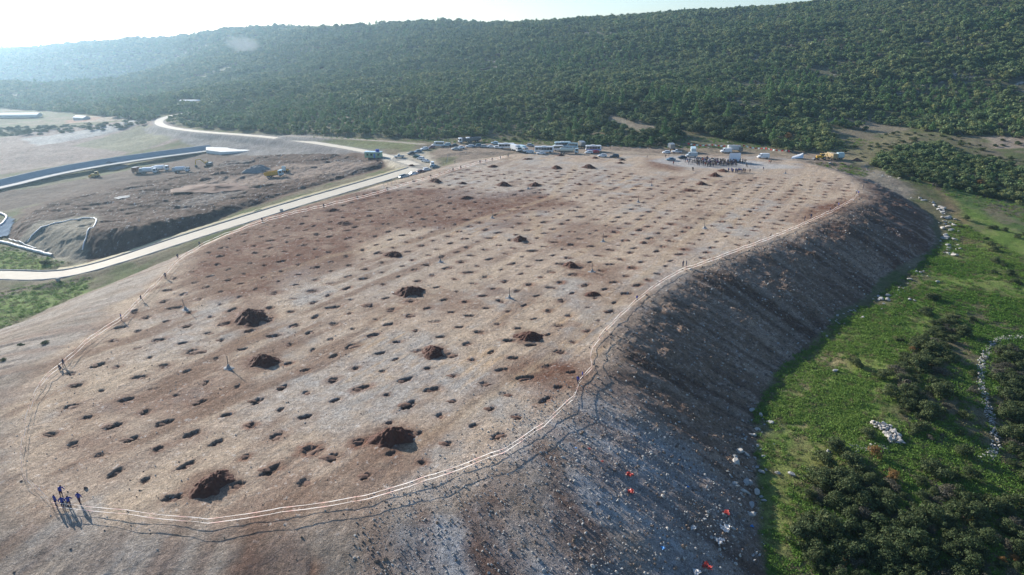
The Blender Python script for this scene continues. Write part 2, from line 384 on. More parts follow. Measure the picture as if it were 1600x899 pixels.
def ground_colour(x, y, Z, M):
    n1 = fbm(x, y, 30, 4, 101); n2 = fbm(x, y, 7, 4, 102); n3 = fbm(x, y, 1.2, 3, 103); n4 = fbm(x, y, .5, 2, 104)
    al = x * ga[0] + y * ga[1]; ac = x * gb[0] + y * gb[1]
    st = fbm(ac * 1.0, al * .12, 1.6, 3, 105); st2 = fbm(ac, al * .15, 6, 3, 106)
    sd_, s, slope, onpl = M['sd'], M['s'], M['slope'], M['onpl']
    # open country: olive scrub soil
    c = mixc(np.broadcast_to(C(.13, .12, .065), x.shape + (3,)), C(.20, .165, .11), sstep(-.3, .5, n1))
    c = mixc(c, C(.075, .11, .03), sstep(-.1, .5, n2) * .7)
    # hill: darker litter with pale limestone
    hl = sstep(2, 12, Z) * (M['r'] > 380)
    c = mixc(c, C(.10, .10, .06), hl); c = mixc(c, C(.38, .35, .31), hl * sstep(.38, .6, n2 + n3 * .35))
    # plateau
    p = mixc(np.broadcast_to(C(.41, .315, .235), x.shape + (3,)), C(.48, .37, .26), sstep(-.35, .5, st2) * .6)
    p = mixc(p, C(.30, .235, .185), sstep(.0, .6, st) * .32)
    p = mixc(p, C(.35, .32, .285), sstep(.05, .45, n2 * .7 + n1 * .6) * .75)          # gravelly grey
    p = mixc(p, C(.50, .33, .18), sstep(.35, .7, st * .7 + n1 * .6) * .55)             # ochre
    red = np.zeros(x.shape)
    for lst, k in (([(430, 300), (560, 300), (700, 295), (830, 300), (900, 320), (780, 345), (620, 360), (560, 400), (440, 460), (330, 470), (290, 430), (340, 370)], .85),
                   ([(800, 575), (860, 560), (925, 560), (915, 605), (850, 610), (810, 605)], 1.0), ([(870, 345), (980, 355), (950, 400), (880, 385)], .5),
                   ([(250, 580), (380, 550), (400, 600), (300, 640), (160, 660), (120, 640)], .5), ([(900, 415), (960, 420), (950, 440), (905, 435)], .8),
                   ([(1280, 320), (1345, 305), (1330, 330), (1250, 350), (1230, 345)], .8), ([(570, 690), (650, 690), (640, 740), (580, 745)], .7),
                   ([(1010, 248), (1080, 258), (1060, 268), (1000, 262)], .8), ([(120, 600), (60, 700), (120, 740), (220, 700)], .45), ([(760, 335), (860, 340), (830, 365), (760, 360)], .5)):
        red = np.maximum(red, zone(x, y, lst, 0, 5, 5) * k)
    p = mixc(p, C(.15, .072, .045), np.clip(red * (.95 + .5 * n3 + .5 * n2), 0, 1))
    p = mixc(p, C(.21, .13, .09), sstep(.25, .6, fbm(x, y, 11, 4, 131) + .2 * n3) * .6)
    for lst, k in (([(520, 560), (680, 540), (700, 640), (560, 680), (400, 660), (420, 590)], .75), ([(240, 500), (360, 470), (330, 540), (230, 560)], .75),
                   ([(760, 590), (830, 610), (700, 680), (640, 640)], .7), ([(440, 420), (700, 400), (600, 460), (430, 480)], .5), ([(560, 740), (800, 700), (700, 790), (560, 800)], .6),
                   ([(1000, 410), (1120, 380), (1060, 430)], .5), ([(700, 250), (1000, 255), (900, 300), (700, 310)], .55)):
        p = mixc(p, C(.38, .35, .315), zone(x, y, lst, 0, 5, 6, 60) * k * np.clip(.6 + n3 * .6, 0, 1))
    # compacted loader tracks
    for pl in (pts([(360, 450), (520, 400), (640, 380), (760, 340), (860, 310), (900, 260)]), pts([(640, 700), (700, 660), (760, 620), (860, 560), (1000, 440), (1100, 350), (1200, 290)]),
               pts([(830, 330), (838, 350), (842, 372)]), pts([(900, 400), (1000, 350), (1060, 300), (1120, 280)])):
        d, _, _ = line_dist(x, y, pl); k = (1 - sstep(.8, 2.2, d)) * (.5 + .5 * vnoise(ac / .4, al / 20, 9))
        p = mixc(p, C(.42, .31, .20), k * .6)
    for (a_, b_), r_ in zip(pile_xy, pile_r):
        m_ = (np.abs(x - a_) < r_ * 3) & (np.abs(y - b_) < r_ * 3)
        if m_.any():
            dd_ = np.hypot(x[m_] - a_, y[m_] - b_) / r_ + .5 * n2[m_] + .25 * n3[m_]; p[m_] = mixc(p[m_], C(.15, .075, .05), (1 - sstep(.9, 1.75, dd_)) * .6)
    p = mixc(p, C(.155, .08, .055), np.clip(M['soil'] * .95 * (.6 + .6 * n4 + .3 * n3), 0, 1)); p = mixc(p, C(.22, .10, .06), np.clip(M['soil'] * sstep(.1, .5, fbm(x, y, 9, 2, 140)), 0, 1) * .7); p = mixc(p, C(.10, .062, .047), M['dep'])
    sm = fbm(ac * 1.0, al * .22, 5.5, 4, 151); lf = sstep(20, -60, x) if False else 1 - sstep(-60, 30, x)
    p = mixc(p, C(.20, .125, .085), sstep(.12, .5, sm) * (.35 + .45 * lf)); p = mixc(p, C(.46, .43, .39), sstep(.45, .62, n4 * .75 + n3 * .4) * .5)
    # side slopes
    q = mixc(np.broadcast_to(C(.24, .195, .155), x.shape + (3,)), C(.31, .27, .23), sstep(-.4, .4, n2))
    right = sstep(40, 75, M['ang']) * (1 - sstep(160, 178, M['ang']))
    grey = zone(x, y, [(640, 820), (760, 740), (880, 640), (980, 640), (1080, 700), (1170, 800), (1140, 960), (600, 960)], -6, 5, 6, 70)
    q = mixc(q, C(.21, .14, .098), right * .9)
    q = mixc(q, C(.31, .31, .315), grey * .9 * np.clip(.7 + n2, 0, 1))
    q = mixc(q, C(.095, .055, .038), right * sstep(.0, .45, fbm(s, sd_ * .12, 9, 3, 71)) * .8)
    for lst, k, zz in (([(1230, 340), (1310, 370), (1330, 395), (1260, 380)], .9, -5), ([(1390, 320), (1440, 340), (1470, 400), (1400, 440), (1380, 380)], .8, -7), ([(1220, 260), (1420, 300), (1440, 330), (1300, 340), (1240, 345)], .55, -2),
                       ([(710, 780), (760, 780), (850, 930), (740, 930)], .9, -2.5), ([(820, 720), (860, 720), (980, 900), (900, 910)], .8, -4.5), ([(640, 800), (665, 800), (690, 930), (650, 930)], .9, -1.5),
                       ([(930, 580), (1000, 590), (1150, 690), (1060, 690), (960, 640)], .55, -6), ([(380, 815), (480, 800), (500, 930), (360, 930)], .85, -1)):
        q = mixc(q, C(.12, .065, .045), np.clip(zone(x, y, lst, zz, 1.5, 2.5, 80) * k * np.clip(.75 + .6 * M['rib'] + .3 * n3, 0, 1), 0, 1))
    blot = sstep(20, 50, M['ang']) * (1 - sstep(150, 172, M['ang'])) + .15
    q = mixc(q, C(.50, .47, .44), sstep(.30, .5, n4 * .8 + n3 * .35) * .6 * np.clip(blot, 0, 1) * (.45 + .55 * grey))
    q = mixc(q, C(.07, .06, .055), sstep(.32, .6, -(n4 * .8 + n3 * .35)) * .6 * np.clip(blot, 0, 1))
    q = mixc(q, C(.17, .105, .075), (1 - np.clip(blot, 0, 1)) * sstep(.35, .9, vnoise(s / 2.2, sd_ / 60, 79) + .3 * n2) * .65)
    rb_ = vnoise(s / 1.6, sd_ / 30, 191); q = mixc(q, C(.33, .255, .20), right * sstep(.55, .8, rb_) * .5); q = mixc(q, C(.10, .062, .045), right * sstep(.5, .2, rb_) * .0 + right * (1 - sstep(.15, .4, rb_)) * .55)
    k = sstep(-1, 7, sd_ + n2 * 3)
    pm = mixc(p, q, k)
    # cracks outside the tape
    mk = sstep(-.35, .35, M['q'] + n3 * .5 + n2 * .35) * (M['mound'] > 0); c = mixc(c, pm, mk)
    out = M['mound'] < .5
    # green verge on the right
    gr = zone(x, y, [(1120, 960), (1175, 690), (1235, 620), (1300, 540), (1410, 480), (1480, 400), (1490, 340), (1430, 298), (1440, 290), (1530, 330), (1590, 360), (1700, 420), (1700, 520), (1520, 480), (1400, 620), (1330, 720), (1260, 800), (1240, 960)], -11.5, 3, 5, 90) * (1 - M['mound'])
    g = mixc(np.broadcast_to(C(.11, .17, .035), x.shape + (3,)), C(.18, .22, .06), sstep(-.2, .5, n2)); g = mixc(g, C(.16, .15, .07), sstep(.15, .6, -n1 + n3 * .3))
    c = mixc(c, g, gr)
    gr2 = zone(x, y, [(1380, 262), (1440, 290), (1560, 340), (1700, 380), (1700, 330), (1560, 300), (1400, 250)], -6, 3, 4, 92) * (1 - M['mound'])
    c = mixc(c, mixc(np.broadcast_to(C(.17, .15, .09), x.shape + (3,)), C(.09, .14, .04), sstep(-.3, .3, n2)), gr2)
    for lst, k, zz, cc in (([(1280, 560), (1300, 545), (1330, 535), (1300, 620), (1270, 690), (1240, 720), (1260, 640)], .6, -12, (.28, .20, .13)), ([(1440, 292), (1490, 320), (1520, 370), (1500, 420), (1490, 400), (1500, 350), (1460, 310)], .6, -8, (.22, .15, .09)),
                           ([(1200, 720), (1330, 700), (1300, 800), (1210, 900), (1170, 900)], .55, -12, (.17, .17, .06)),
                           # grass left of the mound and in front of the lower site
                           ([(-60, 470), (60, 445), (150, 432), (130, 462), (0, 515), (-80, 540)], .9, -12.5, (.13, .20, .04)), ([(-60, 385), (20, 388), (110, 412), (60, 424), (-60, 424)], .95, -14, (.15, .21, .04)), ([(115, 412), (180, 396), (260, 378), (200, 395), (140, 412)], .85, -12.5, (.10, .15, .03)),
                           ([(20, 305), (150, 272), (330, 238), (480, 240), (620, 262), (640, 270), (560, 292), (460, 318), (300, 362), (170, 398), (60, 372)], .95, -8, (.13, .085, .062)), ([(640, 262), (560, 272), (470, 288), (400, 300), (420, 292), (520, 268), (600, 262)], .6, -6, (.30, .23, .18)),
                           ([(-60, 330), (-60, 300), (60, 285), (330, 240), (450, 238), (460, 256), (330, 268), (100, 305)], .95, -12.5, (.12, .085, .065)),
                           # flats beyond the channel
                           ([(-100, 290), (0, 268), (200, 240), (320, 226), (240, 196), (40, 205), (-100, 235)], .95, -14, (.25, .195, .165)), ([(110, 225), (220, 205), (300, 222), (210, 240)], .55, -14, (.13, .16, .07)), ([(30, 215), (210, 198), (220, 204), (60, 226)], .8, -14, (.36, .36, .34)),
                           ([(215, 196), (245, 198), (300, 210), (480, 226), (600, 252), (600, 262), (480, 250), (330, 232)], .9, -8, (.20, .19, .18)),
                           ([(460, 216), (660, 229), (640, 240), (560, 232), (480, 220)], .8, -2, (.13, .15, .055)),
                           # parking ground
                           ([(640, 250), (700, 226), (800, 226), (1040, 232), (1240, 236), (1340, 246), (1320, 262), (1200, 262), (1000, 250), (800, 246), (700, 262), (655, 268)], .9, 0, (.27, .205, .155)),
                           ([(590, 250), (630, 240), (670, 240), (690, 262), (650, 270), (620, 262)], .95, -1.2, (.47, .41, .31)),
                           ([(920, 232), (1040, 240), (1200, 246), (1300, 250), (1100, 252), (1000, 248)], .7, 0, (.38, .31, .23)),
                           ([(1340, 255), (1440, 290), (1420, 300), (1350, 300)], .8, -2, (.27, .225, .18)),
                           ([(680, 246), (720, 244), (712, 262), (690, 262)], .7, -.5, (.11, .13, .05)),
                           ([(1300, 250), (1400, 205), (1440, 215), (1370, 260)], .6, 0, (.22, .19, .10)), ([(930, 180), (960, 180), (1070, 203), (1000, 203), (950, 192)], .75, 4, (.28, .23, .17)),
                           ([(1070, 215), (1240, 236), (1300, 245), (1060, 232)], .5, 1, (.24, .20, .13)), ([(1230, 185), (1340, 190), (1420, 200), (1380, 208), (1300, 196)], .6, 2, (.27, .22, .16)),
                           ([(1540, 215), (1700, 215), (1700, 228), (1560, 226)], .8, 1, (.30, .24, .19)), ([(140, 178), (240, 182), (230, 192), (100, 190)], .8, -12, (.33, .26, .20)), ([(100, 184), (160, 183), (150, 190), (100, 192)], .8, -13, (.30, .17, .12))):
        k_ = zone(x, y, lst, zz, 2.5, 3.0, 95) * k * (1 - M['mound']); m = k_ > 0
        c[m] = mixc(c[m], C(*cc) * (1 + .25 * n2[m][:, None] + .2 * n3[m][:, None]), k_[m])
    # level gravel of the gathering place on the mound
    k_ = zone(x, y, [(1010, 252), (1060, 244), (1180, 252), (1250, 262), (1180, 266), (1060, 262)], 0, 3, 3, 97); c = mixc(c, C(.42, .40, .375), k_ * .8)
    # lower site
    w = mixc(np.broadcast_to(C(.06, .034, .024), x.shape + (3,)), C(.115, .075, .055), sstep(-.4, .4, n2)); w = mixc(w, C(.21, .19, .17), sstep(.2, .6, n1 + .4 * n3) * .6)
    w = mixc(w, C(.5, .5, .5), sstep(.46, .62, n4 * .8 + n3 * .35) * .6); w = mixc(w, C(.10, .065, .05), (M['sc'] > 1) * .65)
    k_ = zone(x, y, [(300, 290), (460, 262), (600, 268), (480, 290), (330, 306)], CELL_Z, 3, 3, 98); w = mixc(w, C(.29, .22, .17), k_ * .7)
    c = mixc(c, w, M['cell'] * M['roadk'])
    k_ = zone(x, y, [(60, 350), (150, 345), (158, 360), (125, 405), (80, 400), (10, 372)], -11, 2, 2, 99); c = mixc(c, C(.24, .22, .17) * (1 + .3 * n2[..., None]), k_ * .85)
    # dirt and gravel beside the roads
    dA, dB, dD = M['rd']['A'][0], M['rd']['B'][0], M['rd']['D'][0]
    c = mixc(c, C(.27, .25, .22), (1 - sstep(3.2, 6.0, dA + n3)) * .85); c = mixc(c, C(.30, .28, .25), (1 - sstep(3, 6, dB + n3)) * .8)
    c = mixc(c, C(.36, .31, .25), (1 - sstep(1.5, 3.2, M['rd']['C'][0])) * .8)
    c = c * (1 + .24 * n4[..., None] + .14 * n3[..., None])
    return np.clip(c, .01, .9)

def build_ground():
    az = np.concatenate([np.linspace(-1.05, -.80, 40, endpoint=False), np.linspace(-.80, .80, 1180, endpoint=False), np.linspace(.80, 1.05, 41)])
    rr = [22.0]
    while rr[-1] < 2600:
        r = rr[-1]
        rr.append(r + (max(.13, r * .0020) if r < 420 else r * .0042 if r < 900 else r * .009))
    rr = np.array(rr); na, nr = len(az), len(rr)
    Aa, Rr = np.meshgrid(az, rr)
    x = (Rr * np.sin(Aa)).ravel(); y = (Rr * np.cos(Aa)).ravel()
    Z, M = terrain(x, y)
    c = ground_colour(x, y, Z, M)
    i = np.arange(nr - 1)[:, None] * na + np.arange(na - 1)[None]
    F = np.stack([i, i + 1, i + na + 1, i + na], -1).reshape(-1, 4)
    k = NT('earth'); at = k.add('ShaderNodeAttribute', attribute_name='col')
    ge = k.add('ShaderNodeNewGeometry')
    n1 = k.add('ShaderNodeTexNoise'); n1.inputs['Scale'].default_value = 2.2; n1.inputs['Detail'].default_value = 6; n1.inputs['Roughness'].default_value = .7
    k.l(ge.outputs['Position'], n1.inputs['Vector'])
    mr = k.add('ShaderNodeMapRange'); mr.inputs['From Min'].default_value = .3; mr.inputs['From Max'].default_value = .7; mr.inputs['To Min'].default_value = .72; mr.inputs['To Max'].default_value = 1.28
    k.l(n1.outputs[0], mr.inputs[0])
    mx = k.add('ShaderNodeMix', data_type='RGBA', blend_type='MULTIPLY'); mx.inputs[0].default_value = 1
    k.l(at.outputs['Color'], mx.inputs[6]); k.l(mr.outputs[0], mx.inputs[7]); k.l(mx.outputs[2], k.b.inputs['Base Color'])
    k.b.inputs['Roughness'].default_value = .95; k.b.inputs['Specular IOR Level'].default_value = .1
    n2 = k.add('ShaderNodeTexNoise'); n2.inputs['Scale'].default_value = 7.0; n2.inputs['Detail'].default_value = 3; n2.inputs['Roughness'].default_value = .6; k.l(ge.outputs['Position'], n2.inputs['Vector'])
    mr2 = k.add('ShaderNodeMapRange'); mr2.inputs['From Min'].default_value = .34; mr2.inputs['From Max'].default_value = .66; mr2.inputs['To Min'].default_value = .62; mr2.inputs['To Max'].default_value = 1.42; k.l(n2.outputs[0], mr2.inputs[0])
    vo = k.add('ShaderNodeTexVoronoi'); vo.inputs['Scale'].default_value = 2.6; k.l(ge.outputs['Position'], vo.inputs['Vector'])
    pe = k.add('ShaderNodeMapRange'); pe.inputs['From Min'].default_value = .10; pe.inputs['From Max'].default_value = .17; pe.inputs['To Min'].default_value = 1.6; pe.inputs['To Max'].default_value = 1.0; k.l(vo.outputs['Distance'], pe.inputs[0])
    mq = k.add('ShaderNodeMath', operation='MULTIPLY'); k.l(mr2.outputs[0], mq.inputs[0]); k.l(pe.outputs[0], mq.inputs[1])
    mx2 = k.add('ShaderNodeMix', data_type='RGBA', blend_type='MULTIPLY'); mx2.inputs[0].default_value = 1; k.l(mx.outputs[2], mx2.inputs[6]); k.l(mq.outputs[0], mx2.inputs[7]); k.l(mx2.outputs[2], k.b.inputs['Base Color'])
    ha = k.add('ShaderNodeMath', operation='MULTIPLY_ADD'); k.l(n2.outputs[0], ha.inputs[0]); ha.inputs[1].default_value = .45; k.l(n1.outputs[0], ha.inputs[2])
    bp = k.add('ShaderNodeBump'); bp.inputs['Strength'].default_value = .9; bp.inputs['Distance'].default_value = .28
    k.l(ha.outputs[0], bp.inputs['Height']); k.l(bp.outputs[0], k.b.inputs['Normal'])
    me = fast_mesh('ground', np.stack([x, y, Z], 1), F, [k.m], smooth=True, cols=c)
    o = link('ground', me); tag(o, kind='structure')
    return o
ground = build_ground()
# distant land beyond the ridge and the far mountain
def far_land():
    V = [(-3300, 1300, -75), (3300, 1300, -75), (3300, 3300, -75), (-3300, 3300, -75)]
    m = mat('distant_earth', (.12, .13, .08))
    o = link('terrain', fast_mesh('terrain', V, [(0, 1, 2, 3)], [m])); tag(o, kind='structure')
    n = 60; xs = np.linspace(-3000, -1200, n); ys = np.linspace(2100, 3100, 30)
    X, Y = np.meshgrid(xs, ys)
    top = np.interp(xs, [-3000, -2400, -2050, -1850, -1740, -1600, -1400, -1200], [160, 190, 85, 40, 12, -20, -50, -60])
    prof = np.clip(1 - np.abs(Y - 2500) / 580, 0, 1) ** .8
    Zm = -62 + (top[None] + 62) * prof + fbm(X, Y, 300, 3, 5) * 12 * prof
    i = np.arange(29)[:, None] * n + np.arange(n - 1)[None]
    F = np.stack([i, i + 1, i + n + 1, i + n], -1).reshape(-1, 4)
    o = link('mountain', fast_mesh('mountain', np.stack([X.ravel(), Y.ravel(), Zm.ravel()], 1), F, [mat('mountain_scrub', (.07, .09, .05), scale=.01)], True)); tag(o, kind='structure')
far_land()
# air
def build_haze():
    me = bpy.data.meshes.new('haze'); bm = bmesh.new(); bmesh.ops.create_cube(bm, size=1)
    lo = Vector((-3500, -200, -140)); hi = Vector((3500, 3400, 300))
    for v in bm.verts: v.co = Vector([lo[i] + (v.co[i] + .5) * (hi[i] - lo[i]) for i in range(3)])
    bm.to_mesh(me); bm.free()
    m = bpy.data.materials.new('air'); m.use_nodes = True; t = m.node_tree; t.nodes.remove(t.nodes['Principled BSDF'])
    v = t.nodes.new('ShaderNodeVolumePrincipled'); v.inputs['Color'].default_value = (.50, .76, 1.0, 1); v.inputs['Density'].default_value = HAZE; v.inputs['Anisotropy'].default_value = .62
    t.links.new(v.outputs[0], t.nodes['Material Output'].inputs['Volume'])
    me.materials.append(m); o = link('haze', me); tag(o, kind='stuff'); return o
build_haze()

def build_smoke():
    bm = bmesh.new(); bmesh.ops.create_icosphere(bm, subdivisions=3, radius=1); me = bpy.data.meshes.new('smoke'); bm.to_mesh(me); bm.free()
    p = P(382, 72, Y=1150); o = link('smoke', me, None, p); o.scale = (44, 30, 22); o.rotation_euler = (0, R(25), 0)
    m = bpy.data.materials.new('smoke_cloud'); m.use_nodes = True; t = m.node_tree; t.nodes.remove(t.nodes['Principled BSDF'])
    v = t.nodes.new('ShaderNodeVolumePrincipled'); v.inputs['Color'].default_value = (.85, .85, .9, 1)
    tc = t.nodes.new('ShaderNodeTexCoord'); no = t.nodes.new('ShaderNodeTexNoise'); no.inputs['Scale'].default_value = 1.6; no.inputs['Detail'].default_value = 4
    ln = t.nodes.new('ShaderNodeVectorMath'); ln.operation = 'LENGTH'; a = t.nodes.new('ShaderNodeMath'); a.operation = 'SUBTRACT'; b = t.nodes.new('ShaderNodeMapRange')
    L = t.links.new; L(tc.outputs['Object'], no.inputs['Vector']); L(tc.outputs['Object'], ln.inputs[0]); L(no.outputs[0], a.inputs[0])
    h = t.nodes.new('ShaderNodeMath'); h.operation = 'MULTIPLY'; h.inputs[1].default_value = .5; L(ln.outputs['Value'], h.inputs[0]); L(h.outputs[0], a.inputs[1])
    b.inputs['From Min'].default_value = .12; b.inputs['From Max'].default_value = .45; b.inputs['To Max'].default_value = .02; L(a.outputs[0], b.inputs[0]); L(b.outputs[0], v.inputs['Density'])
    L(v.outputs[0], t.nodes['Material Output'].inputs['Volume']); me.materials.append(m); tag(o, kind='stuff')
build_smoke()
S.cycles.volume_max_steps = 64

# ------------------------------------------------------------------ roads, kerbs, channel
def resample(pl, step):
    out = [pl[0]]; 
    for a, b in zip(pl[:-1], pl[1:]):
        L = np.linalg.norm((b - a)[:2]); n = max(1, int(L / step))
        for i in range(1, n + 1): out.append(a + (b - a) * i / n)
    return np.array(out)
def normals(pl):
    t = np.gradient(pl[:, :2], axis=0); t /= np.linalg.norm(t, axis=1)[:, None] + 1e-9
    return np.stack([t[:, 1], -t[:, 0]], 1)          # points to the right of travel
def ribbon(name, pl, w0, w1, lift, m, nx=6, step=1.5, kind='structure', jag=0):
    pl = resample(pl, step); nn = normals(pl); V = []
    for i, p in enumerate(pl):
        for j in range(nx + 1):
            o = w0 + (w1 - w0) * j / nx
            if jag and j in (0, nx): o += rnd.uniform(-jag, jag)
            V.append((p[0] + nn[i][0] * o, p[1] + nn[i][1] * o, p[2] + lift))
    V = np.array(V); i = np.arange(len(pl) - 1)[:, None] * (nx + 1) + np.arange(nx)[None]
    F = np.stack([i, i + 1, i + nx + 2, i + nx + 1], -1).reshape(-1, 4)
    o = link(name, fast_mesh(name, V, F, [m], True)); 
    if kind: tag(o, kind=kind)
    return o
concrete_road = mat('pale_concrete', (.56, .50, .40), var=.14, scale=.35)
concrete = mat('grey_concrete', (.36, .36, .35), var=.15, scale=.5)
ribbon('road', ROAD_A, -3.5, 3.5, .10, concrete_road, jag=.15)
ribbon('road', ROAD_B, -3.0, 3.0, .10, concrete_road, jag=.2)
def kerb_strip(pl, off, w, h, m, name='kerb'):
    pl = resample(pl, 2.0); nn = normals(pl); V = []
    for i, p in enumerate(pl):
        a = p[:2] + nn[i] * (off - w / 2); b = p[:2] + nn[i] * (off + w / 2)
        V += [(*a, p[2] - .2), (*a, p[2] + h), (*b, p[2] + h), (*b, p[2] - .2)]
    F = []
    for i in range(len(pl) - 1):
        for j in range(3): F.append((i * 4 + j, i * 4 + j + 1, i * 4 + j + 5, i * 4 + j + 4))
    o = link(name, fast_mesh(name, V, F, [m])); tag(o, kind='structure'); return o
kerb_strip(ROAD_A[8:], -4.6, .35, .25, concrete); kerb_strip(ROAD_A[8:], 3.9, .25, .16, concrete)
# joints of the slab road: thin dark transverse bands
jm = mat('joint_mortar', (.33, .30, .25))
for k, (px, py, z) in enumerate([(113, 427, -13.4), (225, 396, -11.9), (345, 357, -9.3), (470, 317, -5.8)]):
    pass
# pale strip of dry grass beyond the kerb
ribbon('path', ROAD_A[14:], -7.4, -5.2, .06, mat('dry_verge', (.40, .34, .20), scale=1), jag=.4)

def sweep_wall(name, pl, prof, m, label, cat, group=None):
    """prof: list of (offset, height) across; one mesh"""
    pl = resample(pl, 3.0); nn = normals(pl); k = len(prof); V = []
    for i, p in enumerate(pl):
        for (o, h) in prof: V.append((p[0] + nn[i][0] * o, p[1] + nn[i][1] * o, p[2] + h))
    F = [(i * k + j, i * k + j + 1, (i + 1) * k + j + 1, (i + 1) * k + j) for i in range(len(pl) - 1) for j in range(k - 1)]
    o = link(name, fast_mesh(name, V, F, [m])); tag(o, label, cat, group); return o
lining = mat('channel_lining', (.34, .35, .36), var=.15, scale=.3)
chan = road3([(-150, 322, -14.5), (0, 291, -14.2), (60, 276, -13.6), (130, 262, -13), (220, 248, -12.2), (330, 234, -11)], 1)
sweep_wall('channel_wall', chan, [(7.5, -.4), (0.2, .0), (-1.8, 2.5), (-2.4, 2.5), (-3.2, 1.9), (-6, .3)], lining, 'long sloping bluish grey concrete wall of the drainage channel behind the lower earthworks', 'channel wall')
ribbon('channel_bed', chan, 1.0, 8.5, -.15 + .5, mat('channel_floor', (.32, .33, .32), scale=.3))
# white slab at the channel's head
def poly_slab(name, pxs, z, h, m, label, cat, kind=None, group=None):
    bm = bmesh.new(); vs = []
    for a, b in pxs:
        p = P(a, b, z); vs.append(bm.verts.new((p[0], p[1], z + h)))
    f = bm.faces.new(vs); 
    r = bmesh.ops.extrude_face_region(bm, geom=[f])
    for v in [g for g in r['geom'] if isinstance(g, bmesh.types.BMVert)]: v.co.z -= h + 1.2
    bmesh.ops.recalc_face_normals(bm, faces=bm.faces)
    me = bpy.data.meshes.new(name); bm.to_mesh(me); bm.free(); me.materials.append(m)
    o = link(name, me); tag(o, label, cat, group, kind); return o
whitem = mat('white_concrete', (.72, .71, .66), var=.08)
poly_slab('concrete_basin', [(322, 232), (352, 233), (398, 236), (384, 238.5), (345, 240), (322, 237)], -10, .7, whitem, 'bright white concrete basin slab at the head of the channel', 'basin')
# drain pipe runs and the curved hose of the lower site
def tube_mesh(path, r, n=6):
    path = [Vector(p) for p in path]; V = []; F = []
    for i, p in enumerate(path):
        t = (path[min(i + 1, len(path) - 1)] - path[max(i - 1, 0)]).normalized()
        a = t.cross(Vector((0, 0, 1)));
        if a.length < 1e-3: a = Vector((1, 0, 0))
        a.normalize(); b = t.cross(a).normalized()
        rr = r[i] if isinstance(r, (list, tuple)) else r
        for j in range(n):
            th = 2 * math.pi * j / n; V.append(p + a * math.cos(th) * rr + b * math.sin(th) * rr)
    for i in range(len(path) - 1):
        for j in range(n):
            F.append((i * n + j, i * n + (j + 1) % n, (i + 1) * n + (j + 1) % n, (i + 1) * n + j))
    return V, F
def ground_path(pl2, lift, step=1.5):
    pl = resample(np.array([(a, b) for a, b in pl2], float), step)
    z = zats(pl); return [(p[0], p[1], zz + lift) for p, zz in zip(pl, z)]
def gpix(lst, z):
    return [tuple(P2(a, b, z)) for a, b in lst]
def pipe_run(name, lst, z, r, m, label, cat, lift=None):
    sm = smooth_open(np.array(gpix(lst, z)), 2); V, F = tube_mesh(ground_path(sm, r if lift is None else lift), r)
    o = link(name, fast_mesh(name, V, F, [m], True)); tag(o, label, cat); return o
pipem = mat('pale_pipe', (.60, .62, .62), rough=.6)
pipe_run('drain_hose', [(40, 365), (80, 356), (130, 347), (148, 347), (154, 353), (150, 366), (138, 378), (128, 387)], -10, .22, pipem, 'pale hose laid in a hook shape on the bare slope of the lower site', 'hose')
pipe_run('drain_pipe', [(-30, 368), (10, 377), (45, 390), (82, 402)], -14, .5, pipem, 'white pipe running along the top edge of the small green field', 'pipe')
pipe_run('drain_pipe', [(12, 367), (35, 378), (56, 386)], -13, .2, pipem, 'thin pale pipe just behind the white pipe above the green field', 'pipe')
pipe_run('drain_pipe', [(-20, 326), (5, 331), (11, 336), (2, 346), (-20, 356)], -13.5, .45, pipem, 'short curved white pipe at the left border below the channel', 'pipe')
liner = mat('liner_sheet', (.16, .21, .27), rough=1, spec=.02)
def ground_sheet(name, lst, z, lift, m, label, cat, n=14, ruffle=.25, group=None):
    pl = pts(lst, z); lo, hi = pl.min(0), pl.max(0)
    X, Y = np.meshgrid(np.linspace(lo[0], hi[0], n), np.linspace(lo[1], hi[1], n))
    sd_, _ = poly_sd(X.ravel(), Y.ravel(), pl); Z = terrain(X.ravel(), Y.ravel())[0] + lift + ruffle * (fbm(X.ravel(), Y.ravel(), 1.5, 2, 7) + .6)
    i = (np.arange(n - 1)[:, None] * n + np.arange(n - 1)[None]).ravel()
    F = np.stack([i, i + 1, i + n + 1, i + n], -1); F = F[(sd_[F].mean(1) < .3)]
    if len(F) == 0: return None
    o = link(name, fast_mesh(name, np.stack([X.ravel(), Y.ravel(), Z], 1), F, [m], True)); tag(o, label, cat, group); return o
ground_sheet('liner_sheet', [(-10, 352), (14, 336), (20, 338), (8, 366), (-10, 368)], -13.5, .3, liner, 'bluish liner sheet lying beside the curved pipe at the left border', 'plastic sheet')
ground_sheet('tarpaulin', [(178, 305), (198, 303), (203, 305), (184, 308)], CELL_Z, .1, concrete, 'flat pale sheet lying on the dark soil of the lower site', 'sheet')
